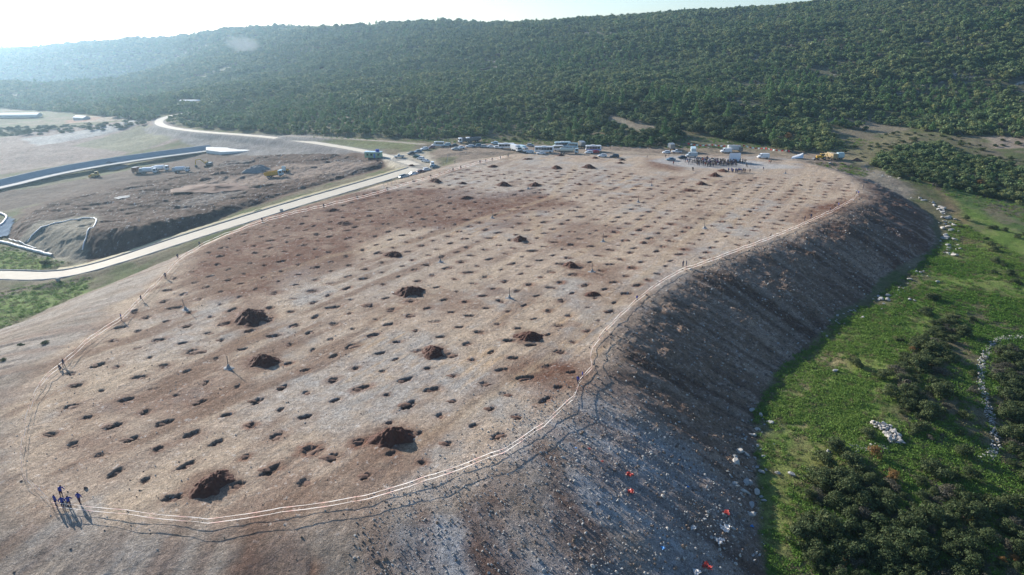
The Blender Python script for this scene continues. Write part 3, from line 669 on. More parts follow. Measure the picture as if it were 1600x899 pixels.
# small distant structures in the valley
def gable(name, px, py, z, L, Wd, H, rot, wallm, roofm, label, cat='building', group=None):
    e = bpy.data.objects.new(name, None); COL.objects.link(e); p = P(px, py, z); e.location = (p[0], p[1], z - .3); e.rotation_euler.z = R(rot)
    tag(e, label, cat, group)
    V = [(-L/2,-Wd/2,0),(L/2,-Wd/2,0),(L/2,Wd/2,0),(-L/2,Wd/2,0),(-L/2,-Wd/2,H),(L/2,-Wd/2,H),(L/2,Wd/2,H),(-L/2,Wd/2,H),(-L/2,0,H+Wd*.18),(L/2,0,H+Wd*.18)]
    bm = bmesh.new(); v = [bm.verts.new(q) for q in V]
    for f in ((0,1,5,4),(2,3,7,6),(1,2,6,9,5),(3,0,4,8,7)): bm.faces.new([v[i] for i in f])
    me = bpy.data.meshes.new('wall'); bm.to_mesh(me); bm.free(); me.materials.append(wallm); link('wall', me, e)
    o_ = .4; V = [(-L/2-o_,-Wd/2-o_,H-.05),(L/2+o_,-Wd/2-o_,H-.05),(L/2+o_,0,H+Wd*.18+.12),(-L/2-o_,0,H+Wd*.18+.12),(-L/2-o_,Wd/2+o_,H-.05),(L/2+o_,Wd/2+o_,H-.05)]
    me = fast_mesh('roof', V, [(0,1,2,3),(3,2,5,4)], [roofm]); link('roof', me, e)
    return e
wallm = mat('pale_wall', (.62, .60, .55)); roofw = mat('white_roof', (.75, .75, .74))
gable('shed', 20, 183, -16, 48, 9, 2, 4, wallm, roofw, 'long low shed with a white roof at the far left of the valley')
gable('shed', 128, 188, -14, 12, 7, 2.5, -20, wallm, roofw, 'small white roofed shed on the reddish clearing in the valley')
gable('shed', 200, 189, -13, 9, 6, 4, 10, wallm, roofw, 'tiny pale hut beside the track in the far valley')
gable('shed', 302, 160, -3, 22, 4, 1.5, 8, wallm, roofw, 'narrow pale shed on the clearing above the bend of the far road')

# ------------------------------------------------------------------ vegetation
def leaf_mat(name, c1, c2, trans=.25):
    k = NT(name); oi = k.add('ShaderNodeObjectInfo'); ge = k.add('ShaderNodeNewGeometry')
    at = k.add('ShaderNodeAttribute', attribute_name='col')
    no = k.add('ShaderNodeTexNoise'); no.inputs['Scale'].default_value = .02; no.inputs['Detail'].default_value = 5
    k.l(ge.outputs['Position'], no.inputs['Vector'])
    ad = k.add('ShaderNodeMath', operation='MULTIPLY_ADD'); k.l(oi.outputs['Random'], ad.inputs[0]); ad.inputs[1].default_value = .55
    sc = k.add('ShaderNodeMath', operation='MULTIPLY_ADD'); k.l(no.outputs[0], sc.inputs[0]); sc.inputs[1].default_value = 2.2; sc.inputs[2].default_value = -.85
    k.l(sc.outputs[0], ad.inputs[2])
    mx = k.add('ShaderNodeMix', data_type='RGBA'); mx.clamp_factor = True; mx.inputs[6].default_value = (*c1, 1); mx.inputs[7].default_value = (*c2, 1); k.l(ad.outputs[0], mx.inputs[0])
    m2 = k.add('ShaderNodeMix', data_type='RGBA', blend_type='MULTIPLY'); m2.inputs[0].default_value = 1; k.l(mx.outputs[2], m2.inputs[6]); k.l(at.outputs['Color'], m2.inputs[7])
    k.l(m2.outputs[2], k.b.inputs['Base Color']); k.b.inputs['Roughness'].default_value = .7; k.b.inputs['Specular IOR Level'].default_value = .2
    tr = k.add('ShaderNodeBsdfTranslucent'); k.l(m2.outputs[2], tr.inputs[0]); ms = k.add('ShaderNodeMixShader'); ms.inputs[0].default_value = trans
    k.l(k.b.outputs[0], ms.inputs[1]); k.l(tr.outputs[0], ms.inputs[2]); k.l(ms.outputs[0], k.n['Material Output'].inputs[0])
    return k.m
far_oak = leaf_mat('oak_canopy', (.10, .16, .06), (.19, .235, .10)); oak_leaf = leaf_mat('oak_leaves', (.055, .08, .03), (.105, .13, .05))
pine_leaf = leaf_mat('pine_needles', (.09, .175, .055), (.145, .24, .085))
olive_leaf = leaf_mat('olive_canopy', (.15, .19, .07), (.25, .27, .11)); grey_leaf = leaf_mat('grey_scrub_leaves', (.10, .10, .07), (.15, .135, .10))
rust_leaf = leaf_mat('autumn_leaves', (.20, .11, .035), (.27, .16, .06))
yellow_leaf = leaf_mat('yellow_leaves', (.28, .26, .05), (.30, .28, .08))
herb_leaf = leaf_mat('herb_leaves', (.09, .19, .025), (.18, .27, .055), .3)
dry_leaf = leaf_mat('dry_herb', (.17, .16, .07), (.22, .19, .10), .2)
bark = mat('bark', (.13, .10, .08), scale=4)

def crown_mesh(name, seed, kind, nleaf, leaf, m, size=(1, 1, 1)):
    """leaf clumps filling an uneven crown about 1 wide and standing on z=0 (unit size)"""
    g = np.random.default_rng(seed); lobes = []
    if kind == 'round':
        for i in range(g.integers(8, 13)):
            a = g.uniform(0, 6.28); r = g.uniform(0, .34); z = g.uniform(.22, .62) * (1 - r * .5)
            lobes.append((r * math.cos(a), r * math.sin(a), z, g.uniform(.12, .25)))
        for i in range(7):
            a = g.uniform(0, 6.28); r = g.uniform(.3, .5); lobes.append((r * math.cos(a), r * math.sin(a), g.uniform(.12, .6), g.uniform(.06, .13)))
    elif kind == 'low':
        for i in range(g.integers(9, 14)):
            a = g.uniform(0, 6.28); r = g.uniform(0, .42); lobes.append((r * math.cos(a), r * math.sin(a), g.uniform(.10, .30) * (1 - r * .7), g.uniform(.12, .22)))
    else:
        for i in range(13):
            t = i / 12; a = g.uniform(0, 6.28); r = (1 - t) * .24 * g.uniform(.3, 1); lobes.append((r * math.cos(a), r * math.sin(a), .35 + t * .95, (.23 - .14 * t) * g.uniform(.8, 1.15)))
    lobes = np.array(lobes); w = lobes[:, 3] ** 2; w /= w.sum()
    k = g.choice(len(lobes), nleaf, p=w); L = lobes[k]
    d = g.normal(size=(nleaf, 3)); d /= np.linalg.norm(d, axis=1)[:, None]; d[:, 2] = np.where(d[:, 2] < -.35, -d[:, 2], d[:, 2])
    rad = L[:, 3] * (g.uniform(.35, 1.0, nleaf) ** .35 + .22 * (g.random(nleaf) ** 4)) * (1 + .16 * np.sin(d[:, 0] * 9 + k) * np.sin(d[:, 1] * 8 + k * 2))
    c = L[:, :3] + d * rad[:, None] * np.array([1, 1, .85]); c[:, 2] = np.maximum(c[:, 2], .03)
    nrm = d + g.normal(size=(nleaf, 3)) * .55; nrm /= np.linalg.norm(nrm, axis=1)[:, None]
    a = np.cross(nrm, g.normal(size=(nleaf, 3))); a /= np.linalg.norm(a, axis=1)[:, None]; b = np.cross(nrm, a)
    s = leaf * g.uniform(.6, 1.3, nleaf)[:, None]; s2 = s * g.uniform(.5, .9, nleaf)[:, None]
    V = np.stack([c - a * s, c - b * s2, c + a * s, c + b * s2], 1).reshape(-1, 3)
    F = np.arange(nleaf * 4).reshape(-1, 4)
    tone = g.uniform(.72, 1.28, nleaf) * (0.85 + .3 * (g.random(len(lobes))[k])); hue = g.normal(0, .07, nleaf)
    cols = np.repeat(np.stack([tone * (1 + hue), tone, tone * (1 - hue)], 1), 4, 0)
    return fast_mesh(name, V * np.array(size), F, [m], False, cols)
def trunk_mesh(name, seed, h, r, lean=.1, limbs=4):
    g = random.Random(seed); V = []; F = []
    def add(path, rad):
        v, f = tube_mesh(path, rad, 5); o = len(V); V.extend(v); F.extend([tuple(i + o for i in q) for q in f])
    top = (g.uniform(-lean, lean), g.uniform(-lean, lean), h)
    add([(0, 0, -.15), (top[0] * .3, top[1] * .3, h * .5), top], [r, r * .75, r * .4])
    for i in range(limbs):
        a = g.uniform(0, 6.28); z0 = h * g.uniform(.3, .7); q = g.uniform(.18, .3)
        add([(top[0] * .4, top[1] * .4, z0), (math.cos(a) * q, math.sin(a) * q, z0 + h * .45)], [r * .5, r * .2])
    return fast_mesh(name, V, F, [bark], True)
VAR = {}
def variants(key, kind, n, nleaf, leaf, m, th, tr):
    VAR[key] = [(crown_mesh('crown', 100 * len(VAR) + i, kind, nleaf, leaf, m), trunk_mesh('trunk', 50 + i, th, tr)) for i in range(n)]
variants('oak', 'round', 6, 2300, .030, oak_leaf, .35, .03)
variants('scrub', 'low', 4, 1900, .030, oak_leaf, .18, .02)
variants('pine', 'cone', 5, 1700, .028, pine_leaf, 1.0, .025)
variants('grey', 'low', 3, 1300, .026, grey_leaf, .2, .02)
variants('rust', 'round', 2, 1500, .030, rust_leaf, .35, .03)
variants('yellow', 'round', 1, 1500, .030, yellow_leaf, .35, .03)
# plainer crowns for the far wood
FAR = [crown_mesh('far_crown', 900 + i, 'round', 420, .075, far_oak) for i in range(5)] + [crown_mesh('far_crown', 920 + i, 'cone', 360, .058, pine_leaf) for i in range(3)] \
    + [crown_mesh('far_crown', 940 + i, 'low', 360, .06, grey_leaf) for i in range(1)] + [crown_mesh('far_crown', 960 + i, 'round', 420, .07, olive_leaf) for i in range(2)]

def plant(name, key, x, y, z, w, h, label, cat, group=None, i=None):
    cr, tr = VAR[key][rnd.randrange(len(VAR[key])) if i is None else i]
    e = bpy.data.objects.new(name, None); COL.objects.link(e); e.location = (x, y, z); e.rotation_euler.z = rnd.uniform(0, 6.28); e.scale = (w, w, h)
    e.empty_display_size = .2
    tag(e, label, cat, group); link('crown', cr, e); link('trunk', tr, e); return e

def scatter(name, P_, scale, idx, protos, kind='stuff', rot=True, hscale=None, tilt=0):
    """one object: instances of the protos on points"""
    n = len(P_)
    me = bpy.data.meshes.new(name); me.vertices.add(n); me.vertices.foreach_set('co', np.asarray(P_, np.float32).ravel())
    def att(nm, ty, arr):
        a = me.attributes.new(nm, ty, 'POINT'); a.data.foreach_set('vector' if ty == 'FLOAT_VECTOR' else 'value', np.ascontiguousarray(arr).ravel())
    sc = np.asarray(scale, np.float32); sc3 = np.stack([sc, sc, sc if hscale is None else sc * hscale], 1).astype(np.float32)
    att('scl', 'FLOAT_VECTOR', sc3)
    ro = np.zeros((n, 3), np.float32); ro[:, 2] = rng.uniform(0, 6.28, n)
    if tilt: ro[:, :2] = rng.uniform(-tilt, tilt, (n, 2))
    att('rot', 'FLOAT_VECTOR', ro); att('pick', 'INT', np.asarray(idx, np.int32))
    o = link(name, me); tag(o, kind=kind)
    pc = bpy.data.collections.new(name + '_kinds')
    for j, pm in enumerate(protos):
        po = bpy.data.objects.new('%s_kind_%02d' % (name, j), pm); pc.objects.link(po)
    ng = bpy.data.node_groups.new(name + '_scatter', 'GeometryNodeTree')
    ng.interface.new_socket('Geometry', in_out='INPUT', socket_type='NodeSocketGeometry'); ng.interface.new_socket('Geometry', in_out='OUTPUT', socket_type='NodeSocketGeometry')
    N = ng.nodes; gi = N.new('NodeGroupInput'); go = N.new('NodeGroupOutput'); ci = N.new('GeometryNodeCollectionInfo'); ci.inputs['Collection'].default_value = pc
    ci.inputs['Separate Children'].default_value = True; ci.inputs['Reset Children'].default_value = True
    ip = N.new('GeometryNodeInstanceOnPoints'); ip.inputs['Pick Instance'].default_value = True
    def na(nm, dt):
        q = N.new('GeometryNodeInputNamedAttribute'); q.data_type = dt; q.inputs['Name'].default_value = nm; return q.outputs[0]
    L = ng.links.new
    L(gi.outputs[0], ip.inputs['Points']); L(ci.outputs[0], ip.inputs['Instance']); L(na('pick', 'INT'), ip.inputs['Instance Index'])
    er = N.new('FunctionNodeEulerToRotation'); L(na('rot', 'FLOAT_VECTOR'), er.inputs[0]); L(er.outputs[0], ip.inputs['Rotation'])
    L(na('scl', 'FLOAT_VECTOR'), ip.inputs['Scale']); L(ip.outputs[0], go.inputs[0])
    md = o.modifiers.new('scatter', 'NODES'); md.node_group = ng
    return o
def pix_of(x, y, z):
    dx, dy, dz = x, y, z - CAM_H
    d = dy * cp - dz * sp; u = dy * sp + dz * cp
    d = np.maximum(d, 1e-3)
    return 800 + FPX * dx / d, 450 - FPX * u / d
def in_poly(px, py, lst):
    ins = np.zeros(px.shape, bool); n = len(lst)
    for i in range(n):
        (x0, y0), (x1, y1) = lst[i], lst[(i + 1) % n]
        if y0 == y1: continue
        ins ^= ((y0 > py) != (y1 > py)) & (px < (x1 - x0) * (py - y0) / (y1 - y0) + x0)
    return ins
def jgrid(x0, x1, y0, y1, st):
    X, Y = np.meshgrid(np.arange(x0, x1, st), np.arange(y0, y1, st)); n = X.size
    return X.ravel() + rng.uniform(-.42, .42, n) * st, Y.ravel() + rng.uniform(-.42, .42, n) * st

# where the wood grows, surveyed as outlines (photograph sightings)
WOOD = [(-200, 60), (-200, 168), (0, 170), (120, 178), (205, 188), (236, 190), (266, 176), (262, 192), (300, 200), (420, 208), (452, 212), (560, 212), (660, 219), (730, 215), (800, 212), (880, 226), (1030, 232), (1062, 226), (1060, 216),
        (1120, 216), (1180, 226), (1230, 238), (1290, 238), (1370, 212), (1390, 204), (1460, 210), (1530, 214), (1620, 222), (1800, 226), (1800, -200), (-200, -200)]
BARE = [[(930, 180), (962, 180), (985, 193), (1070, 203), (1072, 209), (1000, 207), (950, 192)], [(1230, 183), (1340, 190), (1430, 202), (1470, 212), (1400, 212), (1320, 196)], [(1095, 176), (1230, 184), (1240, 190), (1110, 184)], [(275, 157), (322, 158), (322, 166), (270, 164)], [(1050, 206), (1110, 210), (1100, 220), (1060, 214)],
        [(830, 148), (852, 147), (852, 153), (832, 154)], [(1290, 198), (1385, 208), (1420, 204), (1400, 215), (1330, 230), (1290, 214)]]
PINE_Z = [[(840, 70), (1010, 78), (1000, 100), (900, 120), (840, 105)], [(900, 150), (1040, 145), (1200, 150), (1210, 172), (1040, 168), (900, 172)], [(1370, 130), (1480, 125), (1560, 150), (1540, 180), (1450, 190), (1370, 175)], [(1200, 95), (1300, 110), (1290, 160), (1200, 160)],
          [(420, 160), (640, 180), (760, 200), (760, 215), (560, 212), (430, 205)], [(100, 130), (260, 140), (250, 185), (120, 170)], [(270, 176), (380, 180), (420, 205), (300, 196)]]
KNOLL = [(1360, 262), (1372, 246), (1420, 232), (1470, 226), (1500, 244), (1620, 270), (1760, 300), (1760, 350), (1600, 322), (1540, 308), (1440, 288), (1392, 276)]
RD_ALL = [(ROAD_A, 5.5), (ROAD_B, 5), (ROAD_C, 3.5), (ROAD_D, 13)]
def build_wood():
    sets = []
    for (r0, r1, st) in ((330, 620, 4.3), (620, 900, 5.0), (900, 1250, 5.7), (1250, 2400, 8.0)):
        lim = r1 * math.sin(.80)
        x, y = jgrid(-lim, lim, 150, r1, st); r = np.hypot(x, y); a = np.arctan2(x, y)
        m = (r >= r0) & (r < r1) & (np.abs(a) < .76); x, y = x[m], y[m]
        x_, y_ = x, y
        z = terrain(x_, y_, True)[0]
        px, py = pix_of(x_, y_, z)
        ok = in_poly(px, py, WOOD)
        for b in BARE: ok &= ~in_poly(px, py, b)
        for pl, w in RD_ALL: ok &= line_dist(x_, y_, pl, 30)[0] > w
        n1 = fbm(x_, y_, 45, 3, 201); n2 = fbm(x_, y_, 12, 2, 202)
        ok &= rng.random(len(x_)) < np.clip(1.04 - sstep(.34, .58, n1 + .6 * n2) * .85, 0, 1)
        x_, y_, z, px, py, n1 = x_[ok], y_[ok], z[ok], px[ok], py[ok], n1[ok]
        pine = rng.random(len(x_)) < .07
        for b in PINE_Z: pine |= in_poly(px, py, b) & (rng.random(len(x_)) < .42)
        s = st * (.95 + 1.0 * rng.random(len(x_)) ** 1.6) * (1 + .45 * fbm(x_, y_, 40, 3, 203))
        sets.append(np.stack([x_, y_, z, s, pine, px, py, np.hypot(x_, y_)], 1))
    T = np.vstack(sets)
    # the low wooded bank on the right
    x, y = jgrid(60, 330, 180, 420, 3.2); z = terrain(x, y)[0]; px, py = pix_of(x, y, z); ok = in_poly(px, py, KNOLL) & (rng.random(len(x)) < .93)
    K_ = np.stack([x, y, z, 3.4 * rng.uniform(.9, 1.6, len(x)), rng.random(len(x)) < .03, px, py, np.hypot(x, y)], 1)[ok]
    # order by distance, and by whether the photo frame shows them
    def vis(A): return (A[:, 5] > -10) & (A[:, 5] < 1610) & (A[:, 6] > -20)
    def near(A, n):
        v = np.where(vis(A))[0]; size = A[v, 3] / A[v, 7]; return v[np.argsort(-size)[:n]]
    for A, n, name, lab, grp in ((K_, 40, 'oak_shrub', 'dense dark green oak shrub on the wooded bank right of the bare field', 'oak shrubs on the right bank'),
                                 (T, 190, 'tree', None, None)):
        idx = near(A, n); rest = np.ones(len(A), bool); rest[idx] = False
        for i in idx:
            x, y, z, s, p, px, py, r = A[i]
            if name == 'tree':
                if p: plant('pine_tree', 'pine', x, y, z - .2, s * .9, s * .95, 'bright green young pine at the front edge of the hillside wood', 'pine tree', 'pines at the edge of the wood')
                else: plant('oak_tree', 'oak', x, y, z - .2, s, s * rnd.uniform(.7, 1.0), 'dark rounded evergreen oak at the front edge of the hillside wood', 'oak tree', 'evergreen oaks at the edge of the wood')
            else:
                plant(name, 'oak', x, y, z - .2, s, s * rnd.uniform(.6, .85), lab, 'shrub', grp)
        B = A[rest]; n = len(B); pick = rng.integers(0, 5, n); pn = B[:, 4] > 0; pick[pn] = rng.integers(5, 8, pn.sum()); gy_ = (rng.random(n) < .07) & ~pn; pick[gy_] = 8; ol = (rng.random(n) < .12 + .25 * (fbm(B[:, 0], B[:, 1], 35, 2, 210) > .1)) & ~pn & ~gy_; pick[ol] = rng.integers(9, 11, ol.sum())
        scatter('forest' if name == 'tree' else 'thicket', B[:, :3] - np.array([0, 0, .2]), B[:, 3], pick, FAR, hscale=rng.uniform(.65, 1.0, n) * np.where(pn, .68, 1))
        print(name, len(A))
    for (px, py, key, w, lab) in ((1232, 220, 'rust', 7, 'rust brown leafed tree among the oaks behind the white bunting'), (1187, 222, 'yellow', 6, 'small yellow green tree above the bunting line'), (1374, 256, 'rust', 4, 'faded orange shrub at the near corner of the right bank'),
                                  (1530, 290, 'rust', 4.5, 'pale brown shrub on the front edge of the wooded right bank'), (748, 208, 'yellow', 6, 'yellowish bush at the foot of the wood behind the parked trucks')):
        p = G(px, py, 0); plant('tree', key, p.x, p.y, p.z - .2, w, w * .8, lab, 'tree')
build_wood()

# shrubs and trees of the near right hand corner
def near_shrubs():
    spots = []
    rows = [((1250, 740), (1600, 899)), ]
    x, y = jgrid(25, 120, 45, 175, 2.3); z = terrain(x, y)[0]; px, py = pix_of(x, y, z)
    ZN = [([(1262, 770), (1300, 738), (1380, 742), (1450, 760), (1530, 790), (1620, 800), (1720, 820), (1720, 1000), (1230, 1000), (1240, 880)], .96),
          ([(1560, 552), (1620, 530), (1720, 560), (1720, 800), (1600, 780), (1572, 730), (1562, 640)], .95),
          ([(1400, 570), (1450, 515), (1480, 530), (1472, 600), (1490, 645), (1430, 660), (1385, 640)], .8),
          ([(1520, 465), (1620, 450), (1700, 455), (1700, 500), (1560, 508), (1516, 492)], .75), ([(1455, 506), (1500, 500), (1520, 530), (1470, 545)], .6),
          ([(1300, 700), (1420, 725), (1560, 760), (1500, 790), (1330, 760)], .4), ([(1400, 640), (1520, 650), (1530, 720), (1440, 700)], .3)]
    for lst, d in ZN:
        m = in_poly(px, py, lst) & (rng.random(len(x)) < d)
        for i in np.where(m)[0]: spots.append((x[i], y[i], z[i], px[i], py[i]))
    m = in_poly(px, py, [(1280, 640), (1400, 500), (1500, 440), (1600, 400), (1720, 420), (1720, 520), (1560, 520), (1500, 700), (1330, 740), (1270, 760)]) & (rng.random(len(x)) < .07)
    for i in np.where(m)[0]: spots.append((x[i], y[i], z[i], px[i], py[i]))
    spots.sort(key=lambda t: t[3])
    n = 0
    for (x_, y_, z_, px_, py_) in spots:
        q = rnd.random(); s = rnd.choice([2.2, 3.0, 3.6, 4.4, 5.4]) * rnd.uniform(.85, 1.15)
        right = px_ > 1545 and py_ < 760
        place = 'behind the stone wall at the right border' if right else ('in the dense scrub of the bottom right corner' if py_ > 735 else 'on the green verge right of the dark slope')
        if q < .03 and not right: plant('rust_shrub', 'rust', x_, y_, z_ - .1, s * .5, s * .45, 'small orange brown leafed shrub ' + place, 'shrub', 'orange shrubs ' + place)
        elif q < .20: plant('grey_shrub', 'grey', x_, y_, z_ - .1, s * .75, s * .8, 'grey brown thin leafed shrub ' + place, 'shrub', 'grey shrubs ' + place)
        elif q < .42: plant('low_shrub', 'scrub', x_, y_, z_ - .1, s, s * .95, 'low spreading dark green shrub ' + place, 'shrub', 'low shrubs ' + place)
        else: plant('oak_shrub', 'oak', x_, y_, z_ - .15, s * .95, s * rnd.uniform(.62, .9), 'rounded dark green oak shrub ' + place, 'shrub', 'oak shrubs ' + place)
        n += 1
    print('near shrubs', n)
    for (px_, py_, w, lab) in ((32, 543, 1.8, 'left of two small green bushes on the slope beyond the tape'), (70, 539, 1.9, 'right of two small green bushes on the slope beyond the tape'), (72, 414, 4, 'dark bush in the small green field beside the road bend'),
                               (5, 567, 1.5, 'small green bush low on the slope at the left border')):
        p = G(px_, py_, -5); plant('low_shrub', 'scrub', p.x, p.y, p.z - .05, w, w * .8, lab, 'bush')
near_shrubs()
def scattered():
    for (bx, st, lst, d, lab, grp, nm) in (((60, 300, 220, 420), 6.0, [(1300, 240), (1400, 207), (1620, 224), (1720, 262), (1600, 262), (1500, 240), (1420, 230), (1350, 250)], .36, 'low dark shrub on the open scrubby ground behind the right bank', 'shrubs on the open ground behind the right bank', 'scrub_bush'),
                                 ((60, 200, 150, 260), 5.0, [(1500, 330), (1700, 380), (1700, 460), (1560, 440), (1500, 400)], .16, 'small shrub on the green meadow below the wooded right bank', 'shrubs on the meadow below the right bank', 'low_shrub'),
                                 ((-600, -180, 330, 640), 6.0, [(-20, 214), (-20, 201), (60, 200), (140, 196), (225, 190), (232, 196), (150, 206), (60, 212)], .75, 'dark tree in the long hedge crossing the flat valley at far left', 'trees of the valley hedge', 'oak_tree'),
                                 ((-40, 120, 300, 420), 6.0, [(690, 216), (820, 216), (1060, 234), (1060, 228), (900, 226)], .25, 'small bush in the weeds behind the parked vehicles', 'bushes behind the parked vehicles', 'low_shrub')):
        x, y = jgrid(bx[0], bx[1], bx[2], bx[3], st); z = terrain(x, y)[0]; px, py = pix_of(x, y, z)
        ok = in_poly(px, py, lst) & (rng.random(len(x)) < d) & (line_dist(x, y, ROAD_D, 40)[0] > 16)
        for a, b, c in zip(x[ok], y[ok], z[ok]):
            s = rnd.uniform(2.2, 4.6) * (1.5 if nm == 'oak_tree' else 1); plant(nm, 'oak' if rnd.random() < .6 else 'scrub', a, b, c - .15, s, s * rnd.uniform(.5, .85), lab, 'tree' if nm == 'oak_tree' else 'shrub', grp)
scattered()

# herbs on the verge, rubble on the slopes
def tuft_mesh(seed, n, m, leaf=.11, h=.35):
    g = np.random.default_rng(seed); c = g.normal(0, .32, (n, 3)); c[:, 2] = np.abs(g.normal(0, h * .4, n)) + .03
    nrm = g.normal(size=(n, 3)) * .6 + np.array([0, 0, .9]); nrm /= np.linalg.norm(nrm, axis=1)[:, None]
    a = np.cross(nrm, g.normal(size=(n, 3))); a /= np.linalg.norm(a, axis=1)[:, None]; b = np.cross(nrm, a); s = leaf * g.uniform(.5, 1.2, n)[:, None]
    V = np.stack([c - a * s, c - b * s * .6, c + a * s, c + b * s * .6], 1).reshape(-1, 3); t = g.uniform(.7, 1.3, n)
    return fast_mesh('tuft', V, np.arange(n * 4).reshape(-1, 4), [m], False, np.repeat(np.stack([t, t, t], 1), 4, 0))
def rock_mesh(seed, m, name='rock', sub=1):
    g = random.Random(seed); bm = bmesh.new(); bmesh.ops.create_icosphere(bm, subdivisions=sub, radius=.5)
    sx, sy, sz = g.uniform(.8, 1.3), g.uniform(.7, 1.1), g.uniform(.55, .9)
    ax = [Vector((g.uniform(-1, 1), g.uniform(-1, 1), g.uniform(-1, 1))).normalized() for _ in range(5)]; lim = [g.uniform(.28, .44) for _ in range(5)]
    for v in bm.verts:
        for a, l_ in zip(ax, lim):
            d = v.co.dot(a)
            if d > l_: v.co -= a * (d - l_)
        v.co *= g.uniform(.92, 1.08); v.co.x *= sx; v.co.y *= sy; v.co.z *= sz
    me = bpy.data.meshes.new(name); bm.to_mesh(me); bm.free(); me.materials.append(m); return me
GREEN = [(1000, 960), (1100, 700), (1180, 640), (1230, 560), (1330, 490), (1430, 420), (1480, 370), (1486, 325), (1440, 295), (1540, 325), (1600, 345), (1720, 400), (1760, 960)]
def herbs():
    x, y = jgrid(20, 165, 45, 270, .85); z, M = terrain(x, y); px, py = pix_of(x, y, z)
    n1 = fbm(x, y, 9, 3, 301)
    ok = in_poly(px, py, GREEN) & (M['mound'] < .75) & (rng.random(len(x)) < np.clip(.75 + n1 * 1.3, .1, 1)); x, y, z, n1 = x[ok], y[ok], z[ok], n1[ok]
    dry = rng.random(len(x)) < np.clip(.30 - .85 * n1, .05, .85)
    protos = [tuft_mesh(i, 95, herb_leaf) for i in range(4)] + [tuft_mesh(10 + i, 70, dry_leaf, .08) for i in range(2)]
    pick = np.where(dry, rng.integers(4, 6, len(x)), rng.integers(0, 4, len(x)))
    scatter('grass', np.stack([x, y, z - .02], 1), rng.uniform(.7, 1.5, len(x)), pick, protos)
    print('herbs', len(x))
    # sparser tufts on the left verges, the waste ground between the shrubs and the banks behind the parked cars
    P_ = []
    for (bx, lst, z0, d) in (((-230, -60, 120, 240), [(-60, 470), (60, 445), (150, 432), (130, 462), (0, 515), (-80, 540)], -12, .6), ((-260, -80, 190, 260), [(-60, 385), (20, 388), (110, 412), (60, 424), (-60, 424)], -14, .6),
                        ((30, 130, 50, 180), [(1230, 740), (1550, 700), (1720, 780), (1720, 1000), (1230, 1000)], -16, .6), ((-120, 200, 290, 420), [(455, 214), (700, 224), (1050, 232), (1240, 234), (1300, 240), (1400, 215), (1250, 222), (1060, 214), (820, 214), (640, 220)], 0, .35),
                        ((60, 260, 170, 300), [(1370, 262), (1440, 292), (1720, 390), (1720, 330), (1400, 268)], -4, .35), ((90, 200, 250, 330), [(1230, 262), (1310, 250), (1420, 205), (1500, 215), (1370, 262), (1340, 290)], 0, .4)):
        x, y = jgrid(bx[0], bx[1], bx[2], bx[3], 1.05); z, M = terrain(x, y); px, py = pix_of(x, y, z)
        ok = in_poly(px, py, lst) & (M['mound'] < .5) & (rng.random(len(x)) < d) & (M['rd']['A'][0] > 5) & (M['rd']['D'][0] > 9); P_.append(np.stack([x, y, z], 1)[ok])
    P_ = np.vstack(P_); pick = np.where(rng.random(len(P_)) < .45, rng.integers(4, 6, len(P_)), rng.integers(0, 4, len(P_)))
    scatter('undergrowth', P_, rng.uniform(.55, 1.5, len(P_)), pick, protos); print('undergrowth', len(P_))
herbs()
stone_pale = mat('pale_limestone', (.42, .39, .35), var=.45, scale=1.5, bump=.4); stone_grey = mat('grey_limestone', (.33, .33, .32), var=.3, scale=1.5, bump=.4); stone_dark = mat('dark_rubble', (.13, .10, .085), var=.3, scale=2)
stone_brown = mat('brown_rubble', (.20, .145, .105), var=.3, scale=2)
